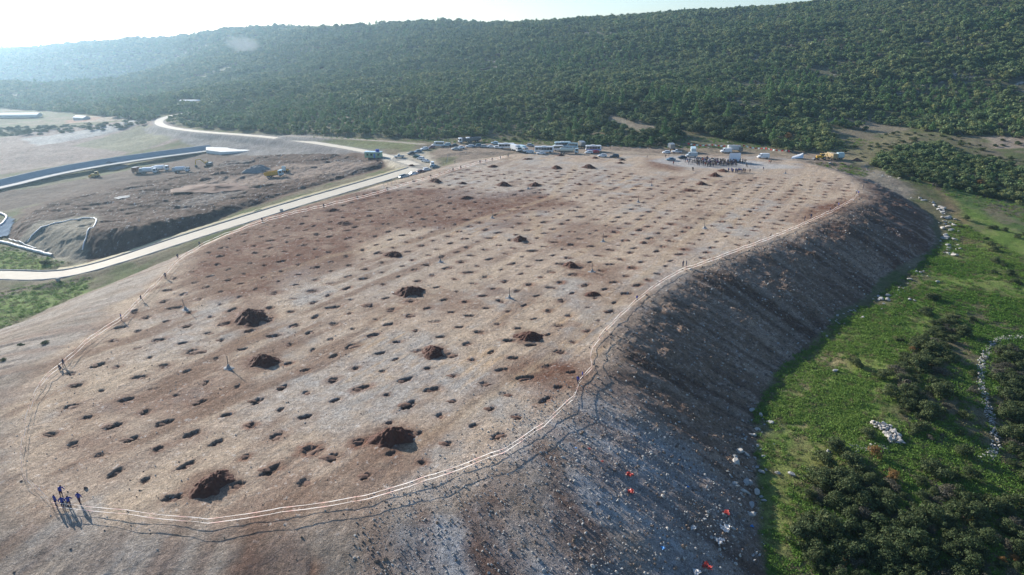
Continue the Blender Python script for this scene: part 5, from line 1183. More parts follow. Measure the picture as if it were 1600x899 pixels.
stone_wall('rock_outcrop', [(1330, 716), (1360, 716), (1385, 712)], -12.4, 2.4, .2, 140, .15, .5, 'flat spread of grey broken rock left of the jagged white outcrop', 'rocks')
stone_wall('stone_bank', [(1540, 268), (1580, 275), (1640, 285)], -4, 2, .6, 140, .4, 1.1, 'line of pale stones on the bank behind the shrubs at the far right', 'stones')
def crumple(px, py, z, s, m, label, cat, seed, name='plastic_bag', el=1.0):
    g = np.random.default_rng(seed); n = 9; X, Y = np.meshgrid(np.linspace(-1, 1, n), np.linspace(-1, 1, n)); x = X * s * el + g.normal(0, .12 * s, X.shape); y = Y * s + g.normal(0, .12 * s, X.shape); zz = np.abs(g.normal(0, .28 * s, X.shape)) + .1
    keep = (np.hypot(X, Y) < 1.05 + .25 * np.sin(np.arctan2(Y, X) * 3 + seed))
    p = G(px, py, z); i = (np.arange(n - 1)[:, None] * n + np.arange(n - 1)[None]).ravel(); F = np.stack([i, i + 1, i + n + 1, i + n], -1); F = F[keep.ravel()[F].all(1)]
    o = link(name, fast_mesh(name, np.stack([x.ravel(), y.ravel(), zz.ravel()], 1), F, [m]), None, p); tag(o, label, cat)
redp = mat('red_plastic', (.42, .045, .03), rough=.4, spec=.5); bluep = mat('blue_plastic', (.05, .25, .60), rough=.4, spec=.5); whitep = mat('white_plastic', (.65, .63, .60), rough=.5, spec=.4)
for k, (px, py, s, m_, lab) in enumerate(((983, 744, .55, redp, 'torn red plastic sheet, upper one of two on the near rubble slope'), (986, 768, .5, redp, 'torn red plastic sheet, lower one of two on the near rubble slope'), (941, 723, .22, redp, 'small red scrap left of the torn red sheets'), (921, 702, .22, redp, 'small pinkish scrap near the top of the rubble slope'), (1036, 858, .3, bluep, 'light blue plastic bag low on the rubble slope'),
                            (1075, 760, .22, bluep, 'small blue scrap in the middle of the rubble slope'), (900, 700, .2, bluep, 'small blue scrap near the crest of the rubble slope'), (1104, 886, .7, redp, 'red plastic rags among the waste at the bottom foot of the slope'), (1134, 806, .5, redp, 'red rag beside pale waste at the foot of the slope'), (1132, 830, .8, whitep, 'pale heap of waste sheeting at the foot of the slope'),
                            (1124, 850, .7, whitep, 'lower pale waste sheeting at the foot of the slope'), (1088, 893, .6, whitep, 'white waste sheeting at the bottom edge of the slope'), (1083, 826, .45, whitep, 'white bottle shaped scrap on the rubble slope'), (613, 457.5, .35, whitep, 'small white scrap left of the central soil pile'), (1175, 823, .3, bluep, 'small blue scrap beside the boulders at the foot of the slope'))):
    crumple(px, py, -11 if py > 690 and px > 1000 else -5 if px > 850 else 0, s, m_, lab, 'plastic waste', k + 3)
def cracks():
    pass

# ------------------------------------------------------------------ vehicles
def paint(name, col, rough=.3): return mat(name, col, rough=rough, spec=.5, var=.05)
VP = dict(white=paint('white_paint', (.72, .73, .74)), silver=paint('silver_paint', (.42, .45, .46)), dark=paint('dark_paint', (.03, .04, .05)), green=paint('dark_green_paint', (.03, .09, .07)), bluegrey=paint('blue_grey_paint', (.12, .20, .27)), red=paint('red_paint', (.40, .03, .03)),
          maroon=paint('maroon_paint', (.16, .04, .04)), blue=paint('blue_paint', (.08, .18, .50)), yellow=paint('yellow_paint', (.58, .34, .03)), tan=paint('tan_paint', (.40, .30, .17)), cream=paint('cream_paint', (.62, .62, .52)), paleblue=paint('pale_blue_paint', (.45, .58, .62)), rust=paint('rusty_paint', (.22, .09, .05)), grey=paint('grey_paint', (.16, .17, .18)))
glass = mat('dark_glass', (.025, .035, .045), rough=.08, spec=.8, var=.02); tyre = mat('tyre_rubber', (.02, .02, .02), rough=.8); rimm = mat('wheel_rim', (.35, .35, .36), rough=.4, metal=.6); lampm = mat('headlight_glass', (.75, .75, .70), rough=.15, spec=.7); steel = mat('dark_steel', (.06, .06, .065), rough=.5)
def bm_obj(name, bm, m, parent):
    bmesh.ops.recalc_face_normals(bm, faces=bm.faces); me = bpy.data.meshes.new(name); bm.to_mesh(me); bm.free(); me.materials.append(m); return link(name, me, parent)
def box(bm, x0, x1, y0, y1, z0, z1, bev=0):
    r = bmesh.ops.create_cube(bm, size=1)['verts']
    for v in r: v.co = Vector((x0 + (v.co.x + .5) * (x1 - x0), y0 + (v.co.y + .5) * (y1 - y0), z0 + (v.co.z + .5) * (z1 - z0)))
    if bev: bmesh.ops.bevel(bm, geom=list({e for v in r for e in v.link_edges}), offset=bev, segments=2, affect='EDGES')
def boxo(name, par, m, *a, bev=.05):
    bm = bmesh.new(); box(bm, *a, bev=bev); return bm_obj(name, bm, m, par)
def wheels(par, xs, w, r, wd=.24):
    for x in xs:
        for s in (-1, 1):
            bm = bmesh.new(); bmesh.ops.create_cone(bm, cap_ends=True, segments=18, radius1=r, radius2=r, depth=wd, matrix=Matrix.Rotation(R(90), 4, 'X'))
            bmesh.ops.bevel(bm, geom=[e for e in bm.edges if len(e.link_faces) == 2 and e.calc_face_angle(0) > 1], offset=.04, segments=2, affect='EDGES')
            wo = bm_obj('wheel', bm, tyre, par); wo.location = (x, s * (w - wd / 2), r)
            bm = bmesh.new(); bmesh.ops.create_cone(bm, cap_ends=True, segments=14, radius1=r * .6, radius2=r * .5, depth=.03, matrix=Matrix.Translation((0, s * (wd / 2 + .014), 0)) @ Matrix.Rotation(R(90) * -s, 4, 'X')); bm_obj('rim', bm, rimm, wo)
def quad(name, par, m, pts4):
    bm = bmesh.new(); bm.faces.new([bm.verts.new(p) for p in pts4]); me = bpy.data.meshes.new(name); bm.to_mesh(me); bm.free(); me.materials.append(m); return link(name, me, par)
def lofted(par, stn, m, name='body'):
    """stations: (x, z_bottom, z_belt, z_roof, half_belt, half_roof)"""
    bm = bmesh.new(); rings = []
    for (x, zb, zl, zr, hb, hr) in stn:
        rings.append([bm.verts.new(p) for p in ((x, -hb * .94, zb), (x, -hb, (zb + zl) * .5), (x, -hb * .97, zl), (x, -hr, zr), (x, hr, zr), (x, hb * .97, zl), (x, hb, (zb + zl) * .5), (x, hb * .94, zb))])
    for a, b in zip(rings[:-1], rings[1:]):
        for j in range(8): bm.faces.new((a[j], a[(j + 1) % 8], b[(j + 1) % 8], b[j]))
    bm.faces.new(rings[0]); bm.faces.new(rings[-1][::-1])
    bmesh.ops.bevel(bm, geom=[e for e in bm.edges if len(e.link_faces) == 2 and e.calc_face_angle(0) > .6], offset=.035, segments=1, affect='EDGES')
    return bm_obj(name, bm, m, par)
def sidewin(par, stn, i, j, z0, z1, fx=.08):
    a, b = stn[i], stn[j]
    for s in (-1, 1):
        def pt(q, t, dx):
            y = (q[4] * .97 + (q[5] - q[4] * .97) * t) + .02; return (q[0] + dx, s * y, q[2] + (q[3] - q[2]) * t)
        quad('side_window', par, glass, [pt(a, z0, fx), pt(b, z0, -fx), pt(b, z1, -fx), pt(a, z1, fx)])
def endwin(par, p, q, name, z0=.1, z1=.88):
    """slanted glass between two stations p (low) and q (roof)"""
    def pt(t, s):
        x = p[0] + (q[0] - p[0]) * t; z = p[3] + (q[3] - p[3]) * t; w = (p[5] + (q[5] - p[5]) * t) * .9
        dx = .03 * (1 if q[0] < p[0] else -1); return (x + dx, s * w, z + .03)
    quad(name, par, glass, [pt(z0, -1), pt(z0, 1), pt(z1, 1), pt(z1, -1)])
def lamps(par, x, y, z):
    for s in (-1, 1): boxo('headlight', par, lampm, x - .06, x + .03, s * y - .14, s * y + .14, z - .08, z + .08, bev=.03)
def new_vehicle(name): 
    e = bpy.data.objects.new(name, None); COL.objects.link(e); return e
def car(col, kind='hatch'):
    e = new_vehicle('parked_car'); L = {'hatch': 4.1, 'sedan': 4.5, 'estate': 4.6, 'suv': 4.7}[kind]; h = {'suv': 1.75}.get(kind, 1.46); f = L / 2
    tail = {'sedan': [(-f, .35, .85, .88, .78, .7), (-f + .75, .25, .92, .95, .86, .74), (-f + 1.25, .25, .93, h - .04, .87, .62)]}.get(kind, [(-f, .35, .85, .9, .8, .72), (-f + .12, .3, .92, 1.0, .85, .74), (-f + .45, .25, .94, h - .06, .87, .62)])
    stn = tail + [(0, .22, .94, h, .88, .64), (.45, .22, .93, h - .03, .88, .63), (1.15, .22, .90, .93, .87, .70), (f - .25, .25, .74, .76, .84, .72), (f, .35, .60, .62, .74, .64)]
    lofted(e, stn, VP[col]); k = len(tail) - 1
    sidewin(e, stn, k, k + 1, .12, .85); sidewin(e, stn, k + 1, k + 2, .12, .85, .04); endwin(e, stn[k + 3], stn[k + 2], 'windscreen'); endwin(e, stn[k - 1], stn[k], 'rear_window')
    wheels(e, (-f + .8, f - .8), .87, .33 if kind != 'suv' else .38); lamps(e, f - .06, .58, .62); return e
def pickup(col):
    e = new_vehicle('pickup'); f = 2.6
    stn = [(-f, .45, .95, .98, .85, .8), (-.5, .4, .98, 1.0, .88, .8), (-.35, .4, 1.0, 1.72, .88, .66), (.5, .4, 1.0, 1.74, .88, .66), (1.15, .4, .98, 1.02, .88, .74), (f - .2, .42, .86, .88, .86, .78), (f, .5, .75, .77, .8, .7)]
    lofted(e, stn, VP[col]); sidewin(e, stn, 2, 3, .12, .85); endwin(e, stn[4], stn[3], 'windscreen'); boxo('load_bed', e, steel, -f + .1, -.6, -.72, .72, .9, 1.02, bev=.01)
    wheels(e, (-1.6, 1.65), .88, .38); lamps(e, f - .03, .62, .75); return e
def van(col, L=5.6, h=2.35, win=0, name='van', stripe=None):
    e = new_vehicle(name); f = L / 2
    stn = [(-f, .4, 1.1, h - .05, .94, .84), (-f + .3, .32, 1.15, h, .98, .86), (f - 2.0, .32, 1.15, h, .98, .86), (f - 1.55, .32, 1.15, h - .06, .98, .84), (f - .75, .32, 1.12, 1.16, .96, .84), (f - .1, .4, .88, .9, .9, .8), (f, .45, .8, .82, .85, .75)]
    lofted(e, stn, VP[col]); endwin(e, stn[4], stn[3], 'windscreen'); sidewin(e, stn, 2, 3, .1, .8, .05)
    if win:
        sidewin(e, stn, 1, 2, .12, .78, .15); quad('rear_window', e, glass, [(-f - .012, -.7, 1.2), (-f - .012, .7, 1.2), (-f - .012, .66, h - .25), (-f - .012, -.66, h - .25)])
    wheels(e, (-f + 1.1, f - 1.0), .98, .36); lamps(e, f - .04, .7, .72)
    if stripe: boxo('stripe', e, VP[stripe], -f + .4, f - 2.2, -.995, .995, .62, .85, bev=.005)
    return e
def bus(col, L=9, h=3.0, stripe=None, glassy=True):
    e = new_vehicle('bus'); f = L / 2; bm = bmesh.new(); box(bm, -f, f, -1.22, 1.22, .4, h, bev=.14); bm_obj('body', bm, VP[col], e)
    n = int(L / 1.5)
    for s in (-1, 1):
        for i in range(n):
            x0 = -f + .35 + i * (L - .9) / n; x1 = x0 + (L - .9) / n - .10; quad('side_window', e, glass, [(x0, s * 1.235, 1.35), (x1, s * 1.235, 1.35), (x1, s * 1.235, h - .45), (x0, s * 1.235, h - .45)])
    quad('windscreen', e, glass, [(f + .015, -1.05, 1.1), (f + .015, 1.05, 1.1), (f + .015, 1.0, h - .35), (f + .015, -1.0, h - .35)]); quad('rear_window', e, glass, [(-f - .015, -.9, 1.7), (-f - .015, .9, 1.7), (-f - .015, .9, h - .4), (-f - .015, -.9, h - .4)])
    boxo('roof_unit', e, VP['white'], -1.2, .8, -.8, .8, h - .02, h + .2, bev=.05); boxo('bumper', e, steel, f - .05, f + .1, -1.15, 1.15, .42, .7, bev=.03)
    if stripe: boxo('stripe', e, VP[stripe], -f + .1, f - .3, -1.232, 1.232, .75, 1.2, bev=.005)
    wheels(e, (-f + 2.0, f - 1.7), 1.22, .46, .3); lamps(e, f + .03, .85, .85); return e
def truck_base(e, L, cabc, h=2.7, axles=None):
    f = L / 2; boxo('chassis', e, steel, -f, f - .2, -.45, .45, .7, .95, bev=.02)
    bm = bmesh.new(); box(bm, f - 1.9, f, -1.2, 1.2, .55, h, bev=.12); bm_obj('cab', bm, VP[cabc], e)
    quad('windscreen', e, glass, [(f + .012, -1.05, 1.5), (f + .012, 1.05, 1.5), (f + .012, 1.0, h - .25), (f + .012, -1.0, h - .25)])
    for s in (-1, 1): quad('side_window', e, glass, [(f - 1.3, s * 1.215, 1.5), (f - .25, s * 1.215, 1.5), (f - .3, s * 1.215, h - .3), (f - 1.3, s * 1.215, h - .3)])
    boxo('bumper', e, steel, f - .05, f + .12, -1.15, 1.15, .45, .8, bev=.03); lamps(e, f + .1, .9, .75); wheels(e, axles or (-f + 1.0, -f + 2.2, f - 1.2), 1.2, .5, .35)
def box_truck(cabc, boxc, L=7.5, h=3.2):
    e = new_vehicle('box_truck'); truck_base(e, L, cabc, 2.5, (-L / 2 + 1.5, L / 2 - 1.2)); boxo('cargo_box', e, VP[boxc], -L / 2, L / 2 - 2.05, -1.2, 1.2, .98, h); return e
def tanker():
    e = new_vehicle('tanker_truck'); L = 9.5; truck_base(e, L, 'paleblue', 2.7)
    bm = bmesh.new(); bmesh.ops.create_cone(bm, cap_ends=True, segments=24, radius1=1, radius2=1, depth=7.0, matrix=Matrix.Translation((-1.1, 0, 2.0)) @ Matrix.Rotation(R(90), 4, 'Y'))
    for v in bm.verts: v.co.y *= 1.18; v.co.z = 2.0 + (v.co.z - 2.0) * .98
    bmesh.ops.bevel(bm, geom=[e_ for e_ in bm.edges if len(e_.link_faces) == 2 and e_.calc_face_angle(0) > 1], offset=.2, segments=3, affect='EDGES'); bm_obj('tank', bm, VP['cream'], e)
    boxo('walkway', e, steel, -3.8, 1.6, -.25, .25, 2.96, 3.02, bev=.01)
    for x in (-3, -1, 1): boxo('hatch', e, steel, x - .25, x + .25, -.25, .25, 3.0, 3.14, bev=.02)
    return e
def dump_truck(cabc, bedc, raised=False):
    e = new_vehicle('dump_truck'); L = 7.8; truck_base(e, L, cabc, 2.8); bm = bmesh.new(); f = L / 2
    P8 = [(-f - .3, -1.2, 1.1), (f - 2.2, -1.2, 1.1), (f - 2.2, 1.2, 1.1), (-f - .3, 1.2, 1.1)]; T8 = [(-f - .6, -1.3, 2.55), (f - 2.1, -1.3, 2.7), (f - 2.1, 1.3, 2.7), (-f - .6, 1.3, 2.55)]
    a = [bm.verts.new(p) for p in P8]; b = [bm.verts.new(p) for p in T8]; bm.faces.new(a)
    for i in range(4): bm.faces.new((a[i], a[(i + 1) % 4], b[(i + 1) % 4], b[i]))
    bmesh.ops.recalc_face_normals(bm, faces=bm.faces); bmesh.ops.solidify(bm, geom=bm.faces[:], thickness=.1); bm_obj('tipper_body', bm, VP[bedc], e)
    for s in (-1, 1):
        for i in range(6): x = -f + .2 + i * .95; boxo('rib', e, VP[bedc], x, x + .1, s * 1.33 - .05, s * 1.33 + .05, 1.15, 2.6, bev=.01)
    l_ = link('load', SML[1] if False else heap_mesh(5, 8, .5, 'load', .15, soil_dark), e, (-1.1, 0, 2.1)); l_.scale = (2.4, 1.0, 1.0); return e
def garbage_truck():
    e = new_vehicle('refuse_truck'); L = 8.2; truck_base(e, L, 'white', 2.7); f = L / 2
    bm = bmesh.new(); bmesh.ops.create_cone(bm, cap_ends=True, segments=20, radius1=1.25, radius2=1.25, depth=4.6, matrix=Matrix.Translation((-.6, 0, 2.15)) @ Matrix.Rotation(R(90), 4, 'Y'))
    for v in bm.verts: v.co.z = min(max(v.co.z, 1.0), 3.15); v.co.y = max(-1.2, min(1.2, v.co.y))
    bm_obj('refuse_body', bm, VP['white'], e); boxo('tail_hopper', e, VP['silver'], -f - .4, -f + 1.25, -1.15, 1.15, .9, 2.9, bev=.2); return e
def limb(e, name, a, b, w, m):
    a = Vector(a); b = Vector(b); d = b - a; bm = bmesh.new(); box(bm, -.1, d.length + .1, -w / 2, w / 2, -w * .6, w * .6, bev=.05)
    ang = math.atan2(d.z, d.x); bmesh.ops.transform(bm, matrix=Matrix.Translation(a) @ Matrix.Rotation(-ang, 4, 'Y'), verts=bm.verts); return bm_obj(name, bm, m, e)
def excavator():
    e = new_vehicle('excavator')
    for s in (-1, 1): boxo('track', e, tyre, -2.2, 2.2, s * 1.35 - .3, s * 1.35 + .3, 0, .95, bev=.3)
    boxo('turntable', e, steel, -.8, .8, -.8, .8, .9, 1.15); boxo('engine_house', e, VP['grey'], -2.4, .9, -1.35, 1.35, 1.15, 2.3, bev=.15); c = boxo('cab', e, VP['yellow'], .2, 1.7, -1.35, -.3, 1.15, 3.0, bev=.12)
    quad('windscreen', e, glass, [(1.72, -1.25, 1.7), (1.72, -.4, 1.7), (1.72, -.4, 2.85), (1.72, -1.25, 2.85)]); quad('side_window', e, glass, [(.35, -1.37, 1.9), (1.6, -1.37, 1.9), (1.6, -1.37, 2.85), (.35, -1.37, 2.85)])
    limb(e, 'boom', (.9, .2, 1.6), (3.6, .2, 4.7), .45, VP['yellow']); limb(e, 'boom', (3.6, .2, 4.7), (6.2, .2, 4.4), .42, VP['yellow']); limb(e, 'arm', (6.2, .2, 4.5), (7.0, .2, 1.6), .35, VP['yellow'])
    bm = bmesh.new(); vs = [(6.6, 1.7), (7.3, 1.6), (7.5, .9), (7.0, .3), (6.2, .4), (6.3, .8)]; f = bm.faces.new([bm.verts.new((x, -.35, z)) for x, z in vs]); r = bmesh.ops.extrude_face_region(bm, geom=[f]); [setattr(v.co, 'y', .75) for v in r['geom'] if isinstance(v, bmesh.types.BMVert)]; bm_obj('bucket', bm, steel, e)
    return e
def loader(kind='bulldozer', hutch='yellow'):
    e = new_vehicle(kind)
    if kind == 'bulldozer':
        for s in (-1, 1): boxo('track', e, tyre, -1.9, 1.9, s * 1.15 - .28, s * 1.15 + .28, 0, 1.0, bev=.3)
        boxo('engine_hood', e, VP['yellow'], .1, 2.1, -.75, .75, .9, 2.0, bev=.12); boxo('cab', e, VP[hutch], -1.6, .1, -.85, .85, .9, 3.0, bev=.12)
        bm = bmesh.new(); f = bm.faces.new([bm.verts.new(p) for p in ((2.5, -1.9, .1), (2.75, -1.9, .05), (2.85, -1.9, 1.3), (2.6, -1.9, 1.35), (2.45, -1.9, .7))]); r = bmesh.ops.extrude_face_region(bm, geom=[f]); [setattr(v.co, 'y', 1.9) for v in r['geom'] if isinstance(v, bmesh.types.BMVert)]; bm_obj('blade', bm, VP['yellow'], e)
        for s in (-1, 1): limb(e, 'push_arm', (0, s * 1.5, .6), (2.5, s * 1.5, .5), .22, VP['yellow'])
    else:
        wheels(e, (-1.4,), 1.15, .75, .45); wheels(e, (1.5,), 1.1, .5, .4); boxo('chassis', e, VP['yellow'], -1.9, 2.0, -.6, .6, .7, 1.2, bev=.08); boxo('engine_hood', e, VP['yellow'], .5, 2.3, -.55, .55, 1.1, 1.9, bev=.12); boxo('cab', e, VP['yellow'], -1.3, .5, -.85, .85, 1.0, 2.9, bev=.1)
        bm = bmesh.new(); f = bm.faces.new([bm.verts.new(p) for p in ((3.0, -1.15, .1), (3.9, -1.15, .1), (3.3, -1.15, .9), (2.9, -1.15, 1.0))]); r = bmesh.ops.extrude_face_region(bm, geom=[f]); [setattr(v.co, 'y', 1.15) for v in r['geom'] if isinstance(v, bmesh.types.BMVert)]; bm_obj('front_bucket', bm, steel, e)
        for s in (-1, 1): limb(e, 'loader_arm', (.8, s * .75, 1.4), (3.1, s * .75, .6), .2, VP['yellow'])
        limb(e, 'rear_boom', (-1.9, 0, 1.0), (-2.6, 0, 2.9), .3, VP['yellow']); limb(e, 'rear_arm', (-2.6, 0, 2.9), (-3.5, 0, 1.3), .25, VP['yellow']); boxo('rear_bucket', e, steel, -3.9, -3.2, -.35, .35, .8, 1.4, bev=.08)
    x1 = .12 if kind == 'bulldozer' else .52; x0 = -1.62 if kind == 'bulldozer' else -1.32; w = .87
    quad('windscreen', e, glass, [(x1, -.72, 2.05), (x1, .72, 2.05), (x1, .72, 2.75), (x1, -.72, 2.75)])
    for s in (-1, 1): quad('side_window', e, glass, [(x0 + .2, s * w, 1.9), (x1 - .2, s * w, 1.9), (x1 - .2, s * w, 2.75), (x0 + .2, s * w, 2.75)])
    return e
PROTO = {}
def make(key):
    k = key.split(':')
    if key not in PROTO:
        e = {'hatch': lambda: car(k[1], 'hatch'), 'sedan': lambda: car(k[1], 'sedan'), 'estate': lambda: car(k[1], 'estate'), 'suv': lambda: car(k[1], 'suv'), 'pickup': lambda: pickup(k[1]), 'van': lambda: van(k[1]), 'minibus': lambda: van(k[1], 6.8, 2.75, 1, 'minibus', k[2] if len(k) > 2 else None),
             'bus': lambda: bus(k[1], float(k[2]), float(k[3]), k[4] if len(k) > 4 else None), 'box': lambda: box_truck(k[1], k[2]), 'tanker': tanker, 'dump': lambda: dump_truck(k[1], k[2]), 'refuse': garbage_truck, 'excavator': excavator, 'bulldozer': lambda: loader('bulldozer'), 'dozer2': lambda: loader('bulldozer', 'paleblue'), 'backhoe': lambda: loader('backhoe_loader')}[k[0]]()
        PROTO[key] = e; return e
    src = PROTO[key]; e = src.copy(); COL.objects.link(e)
    for c in src.children:
        d = c.copy(); COL.objects.link(d); d.parent = e
        for g in c.children: h = g.copy(); COL.objects.link(h); h.parent = d
    return e
# key, photo sighting of the wheels' midpoint, heading (degrees from +X), label, category, ground height guess
FLEET = [
 ('pickup:silver', 624, 247, 185, 'silver green pickup standing alone at the middle of the road junction', 'pickup', -1),
 ('sedan:dark', 643, 242, 215, 'dark car nearest the junction in the row climbing to the minibus', 'car', -1), ('sedan:bluegrey', 653, 239, 215, 'blue grey car between a dark and a white car below the minibus', 'car', -1), ('estate:white', 663, 235, 218, 'white car just left of the red car and minibus', 'car', -.5), ('hatch:maroon', 674, 232.5, 215, 'dark red car in front of the nose of the white minibus', 'car', 0),
 ('minibus:white', 684, 229, 190, 'white minibus with dark windows at the left end of the parked row', 'minibus', 0), ('suv:paleblue', 698, 228, 185, 'pale blue and white car right of the white minibus', 'car', 0), ('sedan:dark', 710, 229, 190, 'dark car right of the pale blue car in the back row', 'car', 0),
 ('hatch:green', 651, 247.5, 150, 'small dark green car at the head of the curved line of cars', 'car', -1), ('hatch:white', 657, 250, 150, 'small white car second in the curved line of cars', 'car', -1), ('sedan:white', 665, 254, 145, 'white sedan third in the curved line of cars', 'car', -1), ('suv:white', 675.5, 258.5, 100, 'white off road car at the turn of the curved line of cars', 'car', -1),
 ('sedan:bluegrey', 678, 263, 60, 'dark blue grey car just after the turn of the curved line', 'car', -1), ('hatch:white', 667, 267.5, 38, 'white hatchback between the dark blue grey and the dark red car', 'car', -1), ('hatch:maroon', 657.5, 270.5, 38, 'dark red car on the slab road between two white cars', 'car', -1.3), ('sedan:white', 646, 274.5, 38, 'white sedan second from the near end of the line on the slab road', 'car', -1.5), ('suv:silver', 632, 278.5, 38, 'silver white car at the near end of the line on the slab road', 'car', -1.6),
 ('dump:white:grey', 727, 224, 200, 'left one of the two white cab trucks under the trees', 'truck', .3), ('dump:white:grey', 739, 223, 200, 'right one of the two white cab trucks under the trees', 'truck', .3),
 ('sedan:silver', 712, 235, 190, 'pale silver sedan parked in front of the back row, left of its pair', 'car', 0), ('sedan:white', 719.5, 233, 200, 'white sedan parked in front of the back row, right of its pair', 'car', 0), ('estate:white', 734, 230.5, 188, 'white estate car below the two white cab trucks', 'car', 0), ('suv:bluegrey', 746, 230.5, 188, 'blue grey off road car right of the white estate car', 'car', 0), ('hatch:silver', 757, 231, 5, 'grey silver hatchback in the middle of the back row', 'car', 0),
 ('sedan:white', 767, 231.5, 10, 'white sedan left of the last white hatchback of the back row', 'car', 0), ('hatch:paleblue', 773, 226.5, 170, 'pale blue hatchback behind the white cars of the back row', 'car', .2), ('hatch:white', 778, 232.5, 10, 'white hatchback at the right end of the back row of cars', 'car', 0),
 ('bus:white:8.5:2.8', 791, 233, 5, 'white bus without stripes behind the white cab front', 'bus', 0), ('box:white:white', 806, 237, -60, 'white box truck left of its twin, facing the camera', 'truck', 0), ('box:white:paleblue', 817, 238, -62, 'white cab truck with pale blue box facing the camera', 'truck', 0), ('hatch:silver', 829, 229.5, 0, 'silver car alone behind the white box trucks', 'car', 0), ('hatch:white', 828, 240, 185, 'small white hatchback in the gap between the trucks and the big bus', 'car', 0),
 ('bus:white:9.5:3.1', 850, 239, 0, 'big white bus with a dark window band nearest to the field', 'bus', 0), ('sedan:white', 845, 242, 182, 'white sedan directly in front of the big white bus', 'car', 0), ('bus:paleblue:8.5:3.0', 879, 231, 5, 'pale blue bus at the back behind the cream tanker', 'bus', 0), ('minibus:white', 874, 236, 5, 'white minibus squeezed behind the cream tanker', 'minibus', 0), ('minibus:paleblue', 893, 232, 175, 'pale blue minibus right of the pale blue bus', 'minibus', 0),
 ('tanker', 889, 240.5, -8, 'tanker truck with a long cream tank and pale blue cab', 'tanker truck', 0), ('box:tan:grey', 909, 231, 100, 'tan cab truck half hidden behind the striped bus', 'truck', 0), ('bus:white:8:3.0:blue', 927, 237, 0, 'white bus with a blue stripe above the red car', 'bus', 0), ('hatch:white', 920, 240.5, 182, 'white hatchback in front of the left half of the blue striped bus', 'car', 0), ('hatch:red', 929.5, 240, 184, 'bright red hatchback in front of the blue striped bus', 'car', 0),
 ('estate:white', 941, 246, 178, 'white estate car on the dirt left of the dark off road car', 'car', 0), ('suv:dark', 960, 247, 175, 'large dark off road car at the edge of the field', 'car', 0),
 ('hatch:white', 1041, 240, 180, 'white car at the left end of the group behind the dark cars', 'car', 0), ('pickup:white', 1057, 239, 178, 'white pickup with a dark load behind the dark cars', 'pickup', 0), ('box:bluegrey:grey', 1049, 233.5, 90, 'dark blue grey truck standing behind the white pickup', 'truck', 0), ('box:white:paleblue', 1083, 239, 80, 'white truck with a pale blue box above the silver green van', 'truck', 0),
 ('sedan:bluegrey', 1048, 251.5, 182, 'dark blue grey sedan nearest to the camera left of the crowd', 'car', 0), ('sedan:dark', 1066, 248.5, 185, 'dark sedan between the grey sedan and the silver green van', 'car', 0), ('van:silver', 1080, 246, 182, 'silver van parked at the left edge of the crowd', 'van', 0),
 ('van:white', 1134, 240, 180, 'white delivery van directly left of the white backdrop', 'van', 0), ('box:grey:silver', 1148, 238, 0, 'grey box truck half hidden behind the white backdrop', 'truck', 0), ('van:white', 1192, 248, 180, 'white van standing alone right of the white backdrop', 'van', 0),
 ('backhoe', 1282, 250, 182, 'yellow backhoe loader on the dirt at the right end', 'backhoe loader', -.3), ('box:tan:tan', 1297, 249.5, 100, 'tan box truck right behind the yellow backhoe', 'truck', -.3),
 ('bulldozer', 150, 278, 190, 'yellow bulldozer at the rubble by the channel', 'bulldozer', CELL_Z), ('box:rust:rust', 214, 272, 100, 'rust brown truck between the bulldozer and the refuse trucks', 'truck', CELL_Z), ('refuse', 233, 272, 10, 'white refuse truck at the front of the overlapping pair', 'refuse truck', CELL_Z), ('refuse', 252, 268, 12, 'white refuse truck at the back of the overlapping pair', 'refuse truck', CELL_Z), ('refuse', 284, 269, 5, 'white refuse truck standing alone right of the pair', 'refuse truck', CELL_Z),
 ('excavator', 326, 260, 178, 'excavator with its yellow boom stretched left at the lower site', 'excavator', CELL_Z), ('dump:paleblue:yellow', 430, 277, 2, 'dump truck with a yellow tipper body at the lower site', 'dump truck', CELL_Z), ('dozer2', 444, 270, 100, 'bulldozer with a pale blue cab behind the yellow dump truck', 'bulldozer', CELL_Z),
]
for (key, px, py, hd, lab, cat, z0) in FLEET:
    e = make(key); p = G(px, py, z0); a = R(hd); dx, dy = math.cos(a) * 1.6, math.sin(a) * 1.6
    zz = terrain(np.array([p.x + dx, p.x - dx, p.x - dy * .5, p.x + dy * .5]), np.array([p.y + dy, p.y - dy, p.y + dx * .5, p.y - dx * .5]))[0]
    d = line_dist(np.array([p.x]), np.array([p.y]), ROAD_A)[0][0]
    e.location = (p.x, p.y, float(zz.mean()) + (.12 if d < 3.6 else .02)); e.rotation_euler = (math.atan2(zz[2] - zz[3], 1.6), -math.atan2(zz[0] - zz[1], 3.2), a)
    for k in ('group',):
        if k in e: del e[k]
    tag(e, lab, cat)
